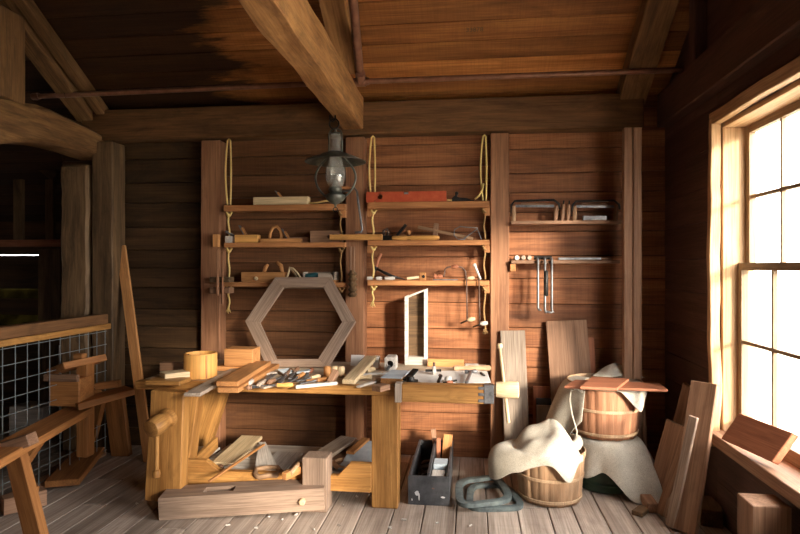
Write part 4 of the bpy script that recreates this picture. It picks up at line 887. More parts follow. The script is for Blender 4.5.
def hungsaw(px, ytop, ybot, hx, lab, hm):
    y = 4.695; p, q = onY(px, ytop, y), onY(px + .8, ybot, y)
    t = thing('coping_saw', lab, 'saw', q, 'saws hung from the lowest middle shelf')
    b = MB(); b.tube([V((p.x, y + .06, b3 + .0095)), V((p.x, y + .01, b3 + .0095)), p, q], .0058, 7); build('blade_bar', b, M['rust'], t, smooth='all')
    b = MB(); e = onY(hx, ybot - 1.5, y); b.lathe([(.008, 0), (.017, .012), (.018, .035), (.012, .06)], q + V((.002, -.0, .006)), (1, 0, .12), 12); build('handle', b, M[hm], t, smooth=True)
    b = MB(); b.tube([q, q + V((-.05, .1, -.03))], .007, 7); build('frame_arm', b, M['iron'], t)
hungsaw(466.5, 280, 321, 476, 'saw with pale handle hung from the lowest middle shelf, left one', 'pale')
hungsaw(479, 278, 325, 485, 'saw with whitish handle hung from the lowest middle shelf, right one', 'white')
b = MB(); p, q = onY(467, 279.3, 4.76), onY(474, 278, 4.76); p.z = b3 + .016; q.z = b3 + .02; b.lathe([(.006, 0), (.014, .01), (.016, .04), (.01, .06)], p, q - p, 12); solo('file_grip', 'pale file grip on the lowest middle shelf above the left hung saw', 'file', b, M['pale'], smooth=True)
b = MB(); b.tube([onY(474.5, 265.5, 4.8), onY(480.5, 279.8, 4.76)], [.012, .008], 9); b.lathe([(.013, -.012), (.016, 0), (.012, .008)], onY(474.5, 265.5, 4.8), (onY(474.5, 265.5, 4.8) - onY(480.5, 279.8, 4.76)), 9); solo('chisel', 'white bone-like chisel leaning at the right end of the lowest middle shelf', 'chisel', b, M['white'], smooth=True)
# ---- right bay
def framesaw(px0, px1, ytop, ybot, lab, bar2=True):
    y = 4.77; t = thing('frame_saw', lab, 'saw', onY((px0 + px1) / 2, 221, y), 'dark frame saws on the upper right shelf'); z = c1
    for px in (px0 + 3, px1 - 3):
        p, q = onY(px, ybot, y), onY(px + (1.5 if px > px0 + 4 else 0), ytop + 6, y); p.z = z + .001; b = MB(); b.tube([p, p + (q - p) * .4, q], [.017, .02, .013], 10); build('handle', b, M['slat' if px == px0 + 3 else 'brown'], t, smooth=True)
    b = MB(); b.tube([onY(px0 + 1, ybot - 3, y), onY(px0 + 1, ytop + 5, y), onY(px0 + 4, ytop + 1, y), onY(px1 - 4, ytop, y), onY(px1 + 1, ytop + 4, y), onY(px1 + 2, ytop + 9, y)], .009, 7); build('bow', b, M['iron'], t, smooth='all')
    b = MB(); b.bar(onY(px0 + 5, ytop + 6, y), onY(px1 - 4, ytop + 6, y), .008, .02); build('blade', b, M['steel'], t)
    b = MB(); b.tube([onY(px0 + 11, ytop + 4, y), onY(px1 - 8, ytop + 4, y)], .009, 8); build('stretcher', b, M['brown'], t)
framesaw(510.5, 558, 200.5, 220, 'left frame saw with wooden uprights on the upper right shelf')
framesaw(571.5, 618, 201, 220, 'right frame saw in shadow on the upper right shelf')
for px, lab in ((562, 'left of two short wooden handles between the frame saws'), (567.5, 'right of two short wooden handles between the frame saws')):
    p, q = onY(px, 220, 4.77), onY(px + 1.5, 205, 4.79); p.z = c1 + .001; t = thing('gouge', lab, 'gouge', p, 'gouges on the upper right shelf'); b = MB(); b.tube([p, p + (q - p) * .5, q], [.014, .018, .012], 10); build('handle', b, M['brown'], t, smooth=True); b = MB(); b.tube([q, q + V((.004, .01, .03))], .006, 7); build('blade', b, M['iron'], t)
block('flat grey stack of steel blades at the right of the upper right shelf', 'blade_stack', 'blade', 583, 607, 216, c1, 'steel', 4.735, .03)
for px, lab in ((517, 'left of three round white rod ends on the lower right shelf'), (523.4, 'middle of three round grey rod ends on the lower right shelf'), (529.5, 'right of three round grey rod ends on the lower right shelf')):
    p = onY(px, 258, 4.73); r = .0185; p.z = c2 + r + .001; b = MB(); b.lathe([(r - .003, 0), (r, .004), (r, .12), (r - .004, .124)], p, (0, 1, 0), 14); solo('short_rod', lab, 'rod', b, M['white' if px < 520 else 'grey'], 'rods on the lower right shelf', smooth=True)
def cclamp(px0, px1, ytop, ybot, y, lab, grip=False):
    x0, x1 = onY(px0, 280, y).x, onY(px1, 280, y).x; zt, zb = onY(px0, ytop, y).z, onY(px0, ybot, y).z
    t = thing('bar_clamp', lab, 'clamp', ((x0 + x1) / 2, y, zb), 'clamps hung from the lower right shelf')
    zs = c2 + .012
    b = MB(); b.tube([V((x0, y + .1, zs)), V((x0, y + .01, zs)), V((x0, y, zs - .012)), V((x0, y, zb + .02)), V((x0 + .01, y, zb + .004)), V(((x0 + x1) / 2 + .01, y - .005, zb)), V((x1 - .01, y, zb + .01))], .0095, 8); build('frame', b, M['steel'], t, smooth='all')
    if grip:
        b = MB(); b.lathe([(.008, 0), (.017, .01), (.017, .19), (.008, .2)], V((x1, y, zt - .29)), (0, 0, 1), 12); build('grip', b, M['iron'], t, smooth=True)
    return t
cclamp(538, 541, 259, 311, 4.70, 'left grey iron clamp hung from the lower right shelf')
cclamp(545, 546, 259, 313, 4.69, 'middle iron clamp with thick black screw hung from the lower right shelf', True)
cclamp(551.8, 547, 259, 313, 4.70, 'right grey iron clamp hung from the lower right shelf')
b = MB(); p, q = onY(534, 258, 4.78), onY(552, 257, 4.78); p.z = q.z = c2 + .02; b.tube([p, q], [.017, .014], 8); solo('iron_bar', 'dark iron bar lying on the lower right shelf behind the hung clamps', 'bar', b, M['iron'], smooth=True)
b = MB(); p, q = onY(558, 259, 4.75), onY(601, 258, 4.75); p.z = q.z = c2 + .012; b.bar(p, q, .03, .02); solo('flat_file', 'long flat grey-blue file lying on the lower right shelf', 'file', b, M['steel'], bevel=.003)
b = MB(); p, q = onY(602, 259, 4.76), onY(613, 259, 4.76); p.z = q.z = c2 + .012; b.lathe([(.008, 0), (.012, .02), (.01, .07)], p, q - p, 10); solo('file_tang', 'dark wooden piece at the shaded right end of the lower right shelf', 'file', b, M['brown'], smooth=True)
# ------------------------------------------------------------------ in the trough under the bench
ZL = .153
def lay(name, lab, cat, pa, pb, w_, th, mat, grp=None, z=ZL, za=0., zb=0.):
    p0, p1 = onZ(pa[0], pa[1], z + za + th), onZ(pb[0], pb[1], z + zb + th); n = V((0, 0, th / 2))
    b = MB(); b.bar(p0 - n, p1 - n, w_, th); return solo(name, lab, cat, b, M[mat], grp, bevel=.003)
lay('sawn_board', 'pale whitish board lying aslant across the left of the trough under the bench', 'board', (223, 463), (252, 436), .17, .025, 'pale', za=.012, zb=.05)
lay('painted_board', 'pale blue painted board at the left of the trough under the bench', 'board', (211, 474), (222, 458), .17, .012, 'bluep')
lay('lath', 'thin brown lath sticking out over the front rail of the trough', 'lath', (209, 481), (264, 444), .02, .014, 'orange', za=.055, zb=.08)
lay('lath', 'thin white lath lying beside the brown one in the trough', 'lath', (221, 472), (258, 447), .03, .012, 'white', za=.02, zb=.02)
lay('sawn_board', 'grey board lying at the back left of the trough', 'board', (190, 458), (208, 447), .2, .02, 'white')
def handsaw(lab, ph, pt, mat, w_=.1, z=.03):
    p, q = onZ(ph[0], ph[1], ZL + z), onZ(pt[0], pt[1], ZL + z + .03); d = (q - p).normalized(); s_ = V((0, 0, 1)).cross(d).normalized()
    t = thing('hand_saw', lab, 'saw', p - V((0, 0, z)), 'hand saws in the trough')
    L_ = (q - p).length
    b = MB(); b.prism([(.0, -w_ * .8), (L_, -w_ * .25), (L_, w_ * .25), (0, w_ * .8)], p, d, s_, (0, 0, .004)); build('blade', b, M[mat], t)
    pts = [p + d * a + s_ * c_ + V((0, 0, .012)) for a, c_ in ((.02, -.07), (-.06, -.085), (-.115, -.05), (-.1, .0), (-.12, .055), (-.06, .08), (.02, .07), (.03, 0))]
    b = MB(); b.tube(pts, .018, 8, True); build('handle', b, M['slat'], t, smooth='all')
handsaw('hand saw with pinkish closed handle in the left half of the trough', (267, 472), (262, 443), 'white')
handsaw('hand saw with rounded closed handle in the right half of the trough', (343, 464), (320, 449), 'grey')
p = onZ(216, 470, ZL + .014)
for k, (dx, dy) in enumerate(((0, 0), (.035, .01), (.018, .035))):
    b = MB(); b.lathe([(.006, 0), (.016, .008), (.016, .018), (.006, .026)], p + V((dx, dy, 0)), (0, 0, 1), 12); solo('wood_button', ('left', 'right', 'rear')[k] + ' one of three tiny wooden buttons on the blue board in the trough', 'button', b, M['brown'], 'wooden buttons on the blue board', smooth=True)
lay('plank', 'grey plank slanting up to the back in the middle of the trough, front one', 'plank', (309, 463), (349, 437), .14, .025, 'grey', 'slanting planks in the trough', za=.05, zb=.1)
lay('plank', 'reddish grey plank slanting up to the back, behind the front one', 'plank', (324, 464), (356, 443), .12, .022, 'brown', 'slanting planks in the trough', za=.02, zb=.05)
lay('painted_board', 'blue-grey board leaning at the right end of the trough beside the front leg', 'board', (352, 470), (369, 441), .2, .02, 'bluep', za=.02, zb=.1)
lay('plank', 'thin orange edged board behind the blue-grey board in the trough', 'plank', (350, 452), (366, 438), .06, .02, 'orange', za=.1, zb=.12)
lay('wood_scrap', 'flat scrap of pale board at the right front of the trough', 'scrap', (330, 474), (348, 471), .09, .02, 'white')
lay('plank', 'wide grey board lying flat in the middle of the trough', 'plank', (272, 470), (290, 452), .2, .02, 'white')
t = thing('wooden_clamp', 'small pale wooden clamp with round ends in the middle of the trough', 'clamp', onZ(290, 474, ZL))
p, q = onZ(284, 477, ZL + .1), onZ(299, 470, ZL + .1); b = MB(); b.bar(p, q, .04, .045); build('jaw', b, M['orange'], t, bevel=.004)
b = MB(); b.tube([p + V((.03, .03, .01)), p + V((.05, .16, .03))], .016, 10); build('screw', b, M['slat'], t, smooth=True)
# ------------------------------------------------------------------ big mortised timber in front
def timber():
    A = onZ(159, 521, 0); h_ = .135; Bq = onY(324.5, 510.5, onZ(324, 517, 0).y - .0)
    t = thing('mortised_timber', 'big squared timber with a long mortise slot lying in front of the bench', 'timber', (A + Bq) / 2)
    ax = (Bq - A).normalized(); ay = V((0, 0, 1)).cross(ax).normalized(); az = ax.cross(ay); L_ = (Bq - A).length; W_ = .21
    b = MB()
    s0, s1 = .42 * L_, .66 * L_
    s0, s1 = (onZ(204, 492, .14) - A).dot(ax), (onZ(236, 487, .15) - A).dot(ax)
    def F(a0, a1, c0, c1, d0=0, d1=h_):
        b.off = V((3 + a0, 5 + (c0 + c1) / 2, 7 + (d0 + d1) / 2)); b.frame(A + ax * ((a0 + a1) / 2) + ay * ((c0 + c1) / 2) + az * ((d0 + d1) / 2), ax, ay, az, a1 - a0, c1 - c0, d1 - d0)
    b.tint = .5
    vs = []; F(0, s0, 0, W_); F(s1, L_, 0, W_); F(s0, s1, 0, W_ * .25); F(s0, s1, W_ * .7, W_); F(s0, s1, W_ * .25, W_ * .7, 0, h_ * .3)
    build('beam', b, M['timber'], t).name = 'timber_body'
    # upright cross block through the end
    c0 = onY(296.5, 518, A.y + .13); x0, x1 = onY(297, 500, A.y + .12).x, onY(322.5, 500, A.y + .12).x
    yb = A.y + ay.y * 0 + (Bq.y - A.y) * .9 + .07
    ztop = onY(309, 458.5, yb).z
    b = MB(); b.box(x0, x1, yb, yb + .15, .001, ztop); build('cross_block', b, M['timber'], t, bevel=.005)
    pb = onY(303, 501, yb - .04); b = MB(); b.lathe([(.02, 0), (.02, .03), (.014, .036)], A + ax * ((pb - A).dot(ax)) + az * (h_ * .48) + ay * .004, -ay, 14); build('peg', b, M['slat'], t, smooth=True)
timber()
# ------------------------------------------------------------------ tool tote
def tote():
    A, B_ = onZ(407.5, 506.5, 0), onZ(449.5, 505.5, 0); y0 = (A.y + B_.y) / 2; x0, x1 = A.x, B_.x; h_ = onY(428, 477, y0).z; y1 = onZ(408, 437, h_ + .02).y
    t = thing('tool_tote', 'open black-painted wooden tote with a middle divider, on the floor right of the bench', 'tote', ((x0 + x1) / 2, y0, 0)); w_ = .018
    xs = [onZ(405.5, 439, h_).x, onZ(440, 438, h_).x]; 
    def pan(nm, xa, xb, ya, yb_, z0, z1, m='black'): b = MB(); b.box(xa, xb, ya, yb_, z0, z1); build(nm, b, M[m], t, bevel=.002)
    pan('front_panel', x0, x1, y0, y0 + w_, .001, h_); pan('back_panel', x0, x1, y1 - w_, y1, .001, h_)
    pan('side_panel', x0, x0 + w_, y0 + w_, y1 - w_, .001, h_); pan('side_panel', x1 - w_, x1, y0 + w_, y1 - w_, .001, h_)
    xm = x0 + (x1 - x0) * .46; pan('divider', xm, xm + w_, y0 + w_, y1 - w_, .02, h_ + .02); pan('bottom', x0 + w_, x1 - w_, y0 + w_, y1 - w_, .002, .016)
    pan('cross_divider', xm + w_, x1 - w_, y0 + .42, y0 + .435, .02, h_ - .03)
    for k, (px, py, w1, h1) in enumerate(((417, 494, .035, .018), (419, 497, .012, .03), (433, 489, .02, .005), (443, 498, .03, .006), (412, 500, .008, .01))):
        p = onY(px, py, y0 - .001); b = MB(); n = 7; b.prism([(w1 * .5 * math.cos(i * 2 * math.pi / n) * (.7 + .5 * R()), h1 * math.sin(i * 2 * math.pi / n) * (.7 + .5 * R())) for i in range(n)], p, (1, 0, 0), (0, 0, 1), (0, -.0008, 0)); build('paint_chip', b, M['bwhite' if k != 2 else 'rust'], t)
    return x0, x1, xm, y0, y1, h_
tx0, tx1, txm, ty0, ty1, th_ = tote()
def intote(lab, name, cat, x, y, w_, d_, top, mat, lean=(0, 0), bevel=.003):
    b = MB(); b.bar((x, y, .02), (x + lean[0], y + lean[1], top), w_, d_, up=(0, -1, 0)); return solo(name, lab, cat, b, M[mat], 'things standing in the tool tote', bevel=bevel)
intote('orange wooden block with slanted top standing at the back of the tote', 'plane_stock', 'plane', txm + .09, ty1 - .16, .07, .06, th_ + .08, 'orange', (.02, .05))
intote('dark brown wooden handle leaning at the back of the tote', 'tool_stick', 'stick', txm + .035, ty1 - .1, .035, .05, th_ + .1, 'brown', (-.045, .05))
intote('second dark handle leaning beside the orange block in the tote', 'tool_stick', 'stick', txm + .04, ty1 - .21, .03, .04, th_ + .06, 'red', (.0, .06))
b = MB(); b.box(txm + .025, tx1 - .025, ty0 + .26, ty0 + .4, .02, th_ - .005); solo('grey_block', 'pale blue-grey block in the right compartment of the tote', 'block', b, M['bluep'], 'things standing in the tool tote', bevel=.003)
b = MB(); b.box(txm + .022, tx1 - .035, ty0 + .03, ty0 + .2, .02, th_ - .02); solo('whetstone', 'pinkish white stone block at the front of the right compartment of the tote', 'stone', b, M['white'], 'things standing in the tool tote', bevel=.004)
for k in range(6):
    lab = ['front', 'second', 'third', 'fourth', 'fifth', 'rear'][k] + ' dark iron tool lying crosswise in the left compartment of the tote'
    y = ty0 + .08 + .09 * k; b = MB(); b.tube([V((tx0 + .04, y, .05 + .02 * (k % 3))), V(((tx0 + txm) / 2, y + .02, .08 + .02 * (k % 2))), V((txm - .02, y + .03, .07 + .02 * (k % 3)))], [.008, .014, .009], 7); solo('iron_tool', lab, 'tool', b, M['rust' if k % 2 else 'iron'], 'iron tools in the tote', smooth=True)
# ------------------------------------------------------------------ two flat metal frames on the floor
def ring(lab, pts, w_, th, z, mat, nm='metal_loop'):
    P = [onZ(px, py, z + th) for px, py in pts]; c = sum(P, V()) / len(P)
    # rounded outline
    def rounded(Q, r=.32, n=5):
        o = []
        for i in range(len(Q)):
            a, p, e = Q[i - 1], Q[i], Q[(i + 1) % len(Q)]; s_, f_ = p + (a - p) * r, p + (e - p) * r
            for k in range(n + 1):
                q = k / n; o.append(s_ * (1 - q) ** 2 + p * 2 * q * (1 - q) + f_ * q * q)
        return o
    O = rounded(P); n = len(O); I = []
    for k in range(n):
        d = (O[(k + 1) % n] - O[k - 1]).normalized(); I.append(O[k] + V((0, 0, 1)).cross(d) * w_ * (1 if ((O[(k + 1) % n] - O[k - 1]).cross(c - O[k])).z > 0 else -1))
    b = MB(); vs = []
    for o, i in zip(O, I):
        m = (o + i) / 2; vs += [o - V((0, 0, th)), o, m + V((0, 0, th * .25)), i, i - V((0, 0, th))]
    fs = [(5 * k + j, 5 * k + (j + 1) % 5, 5 * ((k + 1) % n) + (j + 1) % 5, 5 * ((k + 1) % n) + j) for k in range(n) for j in range(5)]
    b.add(vs, fs, vs); return solo(nm, lab, 'frame', b, M[mat], 'flat metal frames on the floor', smooth=True)
ring('lower of two rounded metal frames on the floor, edge showing pale green', [(465, 509), (468, 483), (508, 483), (529, 508)], .045, .025, .001, 'greenm')
ring('upper of two rounded grey metal frames on the floor before the basket', [(456, 506.5), (455, 479), (499, 474), (516.5, 500)], .05, .025, .034, 'greenm')
# ------------------------------------------------------------------ baskets, burlap
def basket(lab, c, rt, rb, h_, mat, gr='bushel baskets'):
    t = thing('bushel_basket', lab, 'basket', c, gr); n = 22; m = n * 6
    prof = lambda q: rb + (rt - rb) * (q ** .85)
    vs, fs, gs, ts = [], [], [], []; K = 9
    b = MB()
    tin = [R() for _ in range(n)]
    for i in range(K):
        q = i / (K - 1)
        for k in range(m):
            s_ = k // 6; j = k % 6; r = prof(q) + (.004 if s_ % 2 else 0) - (.004 if j in (0, 5) else 0); a = 2 * math.pi * k / m
            vs.append(c + V((r * math.cos(a), r * math.sin(a), .004 + q * (h_ - .006)))); gs.append((q * h_ + s_ * 3.3, j * .012, s_ * 1.7)); ts.append(tin[s_])
    for i in range(K - 1):
        for k in range(m): fs.append((i * m + k, i * m + (k + 1) % m, (i + 1) * m + (k + 1) % m, (i + 1) * m + k))
    b.add(vs, fs, gs); b.t = ts; o = build('staves', b, M[mat], t, smooth=True, solid=.005)
    b = MB(); b.lathe([(.001, .006), (rb - .004, .006), (rb - .004, .018), (.001, .018)], c, (0, 0, 1), 30); build('bottom', b, M[mat], t)
    for q, w_ in ((.05, .022), (.5, .022), (.93, .04)):
        r = prof(q) + .006; r2 = prof(q + w_ / h_) + .006
        b = MB(); z = q * h_ + .004; b.lathe([(r, z), (r + .007, z + .003), (r2 + .007, z + w_ - .003), (r2, z + w_)], c, (0, 0, 1), 48, caps=False); build('hoop', b, M['hoop'], t, smooth=True)
        for k in range(0): pass
    b = MB(); z = .9 * h_; r = prof(.95) - .008; b.lathe([(r, z), (r - .006, z + .002), (r - .004, h_), (r + .003, h_)], c, (0, 0, 1), 40, caps=False); build('inner_rim', b, M['hoop'], t, smooth=True)
    return t
cl = (onZ(519, 497, 0) + onZ(580, 497, 0)) / 2; cl.z = .001
d_ = cl.y - .0
rl = (onY(583.5, 470, d_).x - onY(514.5, 470, d_).x) / 2 * .98; rbl = rl * .88
hl = onY(549, 461, cl.y - rl).z
basket('lower bushel basket of pale slats with a sack over its rim, on the floor', cl, rl, rbl, hl, 'slat')
yu = 4.42
cu = V(((onY(568, 400, yu).x + onY(641, 400, yu).x) / 2, yu, 0)); ru = (onY(641, 400, yu).x - onY(568, 400, yu).x) / 2 * .97; rbu = ru * .86
zu = onY(605, 441.5, yu - rbu).z; hu = onY(605, 389, yu - ru).z - zu
cu.z = zu
basket('upper bushel basket of reddish slats raised on a burlap covered drum', cu, ru, rbu, hu, 'slatr')
# drum under the upper basket
dr = rbu * .98; dh = zu - .014
t = thing('drum', 'dark green drum hidden under the burlap, carrying the upper basket', 'drum', (cu.x, cu.y, 0)); c0 = V((cu.x, cu.y, .001))
b = MB(); b.lathe([(dr - .02, 0), (dr, .01), (dr, dh - .012), (dr - .006, dh - .003), (.001, dh - .003)], c0, (0, 0, 1), 40); build('drum_shell', b, M['dkgreen'], t, smooth=True)
for z in (.06, dh * .5, dh * .9):
    b = MB(); b.lathe([(dr, z - .012), (dr + .006, z), (dr, z + .012)], c0, (0, 0, 1), 40, caps=False); build('rib', b, M['dkgreen'], t, smooth=True)
def drape(name, lab, c, rz, rr, a0, a1, L, flare, dome=0., fold=(7, .02), inner=0., seed=0., na=60, ni=8, no=18, mat='burlap', lift=.006, clear=.012, dip=0., minz=.012, wob=.02, puffy=False):
    # cloth over a round rim: angle a in [a0,a1]; L(a) hanging length; flare(a) how far it stands off
    P = []
    for i in range(na):
        a = a0 + (a1 - a0) * i / (na - 1); row = []; ca, sa = math.cos(a), math.sin(a); Lh = L(a); fl = flare(a)
        for k in range(ni):
            q = inner + (1 - inner) * k / (ni - 1); r = rr * q
            z = rz + lift + dome * (1 - q * q) - dip * (1 - q) ** .5 * (q < 1)
            p = V((ca * r, sa * r, z)); nz = noise.noise(V((p.x * 7 + seed, p.y * 7, seed))) ; p.z += nz * wob * (dome > 0 or dip > 0) * (1 - q * .6); row.append(c + p - V((0, 0, c.z)))
        for k in range(1, no + 1):
            h_ = Lh * k / no; q = k / no
            o = rr + clear * min(1, h_ / .02) + fl * (h_ ** .8 if h_ > 0 else 0) + fold[1] * math.sin(fold[0] * a + seed + 1.2 * q) * q * min(1, Lh * 4) + .018 * noise.noise(V((a * 3 + seed, h_ * 6, seed))) * q
            if puffy: o = rr + clear * min(1, q * 6) + fl * Lh * math.sin(min(q * 1.25, 1.15) * math.pi / 2) + fold[1] * math.sin(fold[0] * a + seed) * q; h_ = Lh * q ** 1.7 - .05 * fl * math.sin(q * math.pi)
            z = max(rz + lift - h_ + .01 * noise.noise(V((a * 4, seed, 2))) * q, minz)
            o += max(0, minz - (rz + lift - h_)) * .6
            row.append(V((c.x + ca * o, c.y + sa * o, z)))
        P.append(row)
    b = MB(); b.grid(P); return solo(name, lab, 'burlap', b, M[mat], 'burlap sacks', smooth='all', solid=.005, sub=1)
D2 = math.radians
def bump_(a, m, w_): 
    d = (a - m + math.pi) % (2 * math.pi) - math.pi; return math.exp(-(d / w_) ** 2)
# over the drum: long at the front right
drape('burlap_cloth', 'burlap cloth draped over the drum under the upper basket, reaching the floor', V((cu.x, cu.y, 0)), dh + .001, dr + .006, D2(-160), D2(75),
      lambda a: .06 + .33 * bump_(a, D2(-58), .62) + .2 * bump_(a, D2(-15), .55) + .18 * bump_(a, D2(-130), .5), lambda a: .12 + .42 * bump_(a, D2(-25), .5) + .2 * bump_(a, D2(-70), .5), fold=(9, .022), seed=1.3, inner=.0, lift=.005)
# stuffed sack over the lower basket
drape('stuffed_sack', 'plump pale sack stuffed into the lower basket, bulging over its left rim', cl, hl, rl + .012, D2(-265), D2(-40),
      lambda a: .03 + .19 * bump_(a, D2(-180), .6) + .12 * bump_(a, D2(-70), .28) + .04 * bump_(a, D2(-130), .5), lambda a: .15 + .62 * bump_(a, D2(-180), .55), dome=.17, fold=(6, .012), seed=4.1, wob=.12, lift=.02, puffy=True)
# rolled edge at the right of the lower basket
p0, p1, p2 = cl + V((rl * .3, -rl * .55, hl + .03)), cl + V((rl * .78, -rl * .25, hl + .05)), cl + V((rl * .62, rl * .45, hl + .06))
b = MB(); b.tube([p0, (p0 * .6 + p1 * .4) + V((.0, -.02, .015)), p1, (p1 + p2) / 2 + V((.04, 0, .02)), p2], [.02, .035, .042, .04, .03], 10); solo('burlap_roll', 'rolled edge of pale burlap resting on the right rim of the lower basket', 'burlap', b, M['burlap'], 'burlap sacks', smooth='all', sub=1)
# burlap over the upper basket: front right corner and long left fall
zr = zu + hu
drape('burlap_cloth', 'burlap cloth hanging in a pointed corner over the front right rim of the upper basket', V((cu.x, cu.y, 0)), zr, ru + .016, D2(-85), D2(60),
      lambda a: .02 + .14 * max(0, 1 - abs(a - D2(-52)) / .5) + .03 * bump_(a, D2(10), .6), lambda a: .15, fold=(5, .004), seed=2.2, inner=.25, lift=.004, clear=.01)
drape('burlap_sack', 'long burlap sack falling from the left rim of the upper basket towards the lower one', V((cu.x, cu.y, 0)), zr, ru + .016, D2(-232), D2(-128),
      lambda a: .12 + .42 * bump_(a, D2(-178), .75), lambda a: .12 + .25 * bump_(a, D2(-190), .6), fold=(8, .014), seed=6.2, inner=.5, lift=.006, clear=.01)
# boards lying on the upper basket
def flat(name, lab, quad, z, th, mat):
    P = [onZ(px, py, z + th) for px, py in quad]; o = P[0]; b = MB(); b.prism([((p - o).x, (p - o).y) for p in P], o - V((0, 0, th)), (1, 0, 0), (0, 1, 0), (0, 0, th)); return solo(name, lab, 'board', b, M[mat], 'boards on the upper basket', bevel=.003)
zb_ = zr + .014
flat('thin_board', 'lower thin reddish board lying across the upper basket, jutting right', [(564, 386.5), (668, 390), (660, 383.5), (575, 380)], zb_, .016, 'red')
flat('thin_board', 'upper thin pinkish board lying on the other board on the upper basket', [(580, 387), (617, 388.5), (629, 379), (592, 377)], zb_ + .0175, .018, 'red')
b = MB(); pts = [onY(x_, y_, yu - ru - .03) for x_, y_ in ((583, 393), (577, 389), (571, 391), (569.5, 400), (572, 415), (577, 432), (575, 443))]
b.tube(pts, .006, 6); solo('cord', 'pale cord seam looping down the left side of the upper basket', 'cord', b, M['burlap'], smooth='all')
p = onY(616, 376, yu + .18); b = MB()
P = []
for i in range(12):
    row = []
    for j in range(9):
        u, v = i / 11 - .5, j / 8; row.append(V((p.x + u * .34 * (1.1 - v * .6), yu + .1 + .12 * v + .02 * math.sin(u * 9), zr + .02 + .085 * v * (1 - 2.6 * u * u) + .012 * noise.noise(V((u * 6, v * 4, 3))))))
    P.append(row)
b.grid(P); solo('burlap_peak', 'peaked fold of burlap standing behind the boards on the upper basket', 'burlap', b, M['burlap'], 'burlap sacks', smooth='all', solid=.006, sub=1)
# ------------------------------------------------------------------ boards leaning on the back wall
def lean(name, lab, top, bot, w_, th, mat, yt=D - .02, yb=None, grp='boards leaning on the walls', up=(0, -1, 0), bev=.003, z0=.001):
    p1 = onY(top[0], top[1], yt); p0 = onZ(bot[0], bot[1], z0) if yb is None else V((onY(bot[0], bot[1], yb).x, yb, z0))
    b = MB(); b.bar(p0, p1, w_, th, up=up); return solo(name, lab, 'board', b, M[mat], grp, bevel=bev)
lean('leaning_plank', 'whitewashed plank leaning on the back wall just right of the end vise', (512.5, 331), (518, 452), .19, .025, 'grey', yt=4.75, yb=4.64)
p = onY(501.5, 346, 4.7)
lean('leaning_plank', 'wide dark brown board leaning on the back wall behind the upper basket', (566, 321), (578, 450), .315, .025, 'brown', yt=4.88, yb=4.66)
lean('leaning_plank', 'narrow brown strip leaning at the right edge of the wide brown board', (590, 338), (597, 452), .06, .02, 'red', yt=4.89, yb=4.7)
for top, w_, m, y, lab in (((541.5, 387), .13, 'red', 4.86, 'tallest of three short boards on edge behind the lower basket, red-brown'), ((544, 399), .12, 'black', 4.82, 'middle dark grey of three short boards behind the lower basket'), ((545, 406), .13, 'grey', 4.78, 'lowest grey one of three short boards behind the lower basket'), ((566, 388), .05, 'grey', 4.6, 'short grey stub standing left of the upper basket')):
    p = onY(top[0], top[1], y); b = MB(); b.box(p.x - w_ / 2, p.x + w_ / 2, y, y + .022, .001, p.z); solo('short_board', lab, 'board', b, M[m], 'short boards standing behind the baskets', bevel=.003)
b = MB(); b.tube([V((onY(552, 300, 4.9).x, 4.86, .0)), onY(557, 366, 4.88)], .012, 7); 
p0, p1 = onZ(646, 462, .4), onY(641.5, 395, 4.55); p0 = V((onY(646, 460, 4.5).x, 4.5, .001)); b = MB(); b.tube([p0, V((onY(643.5, 420, 4.52).x, 4.52, onY(643, 420, 4.52).z)), p1], .018, 8); solo('round_stick', 'round wooden stick standing upright just right of the upper basket', 'stick', b, M['brown'], smooth=True)
# boards leaning in the right corner
def leanR(lab, tl, bl, w_, th, mat, xt=1.46, name='leaning_board', bot=None, up=(-1, -.75, .3)):
    p1 = onX(tl[0], tl[1], xt); p0 = onZ(bl[0], bl[1], .012)
    b = MB(); b.bar(p0, p1, w_, th, up=up); return solo(name, lab, 'board', b, M[mat], 'boards leaning by the window', bevel=.004)
leanR('tallest wide board leaning by the window, furthest right of the leaning boards', (705, 383), (683, 532), .17, .03, 'brown', 1.4)
leanR('narrow slat with a hole near its top, leaning against the tallest board', (694, 417), (670, 527), .055, .022, 'timber', 1.3)
leanR('narrow slat leaning left of the slat with the hole', (686, 440), (660, 515), .06, .02, 'brown', 1.3)
leanR('pale thin strip leaning between the narrow slats', (681, 455), (665, 518), .03, .015, 'timber', 1.28)
leanR('shorter board leaning in the right corner behind the narrow slats', (677, 424), (656, 498), .15, .025, 'brown', 1.34)
leanR('board leaning furthest back in the dark right corner', (692, 388), (668, 480), .14, .025, 'brown', 1.47)
p = onX(694, 424, 1.29)
# blocks on the floor at right
def fblock(lab, pa, pb, w_, h_, mat, name='wood_block'):
    p0, p1 = onZ(*pa), onZ(*pb); b = MB(); b.bar(p0 + V((0, 0, h_ / 2 + .001)), p1 + V((0, 0, h_ / 2 + .001)), w_, h_); return solo(name, lab, 'block', b, M[mat], None, bevel=.004)
fblock('small brown block on the floor at the foot of the leaning boards', (653, 514), (641, 497), .07, .06, 'brown')
fblock('dark flat scrap on the floor just right of the burlap', (637, 517), (645, 511), .07, .03, 'oldpost')
fblock('dark block on the floor under the window behind the leaning boards', (712, 528), (708, 512), .12, .1, 'oldpost')
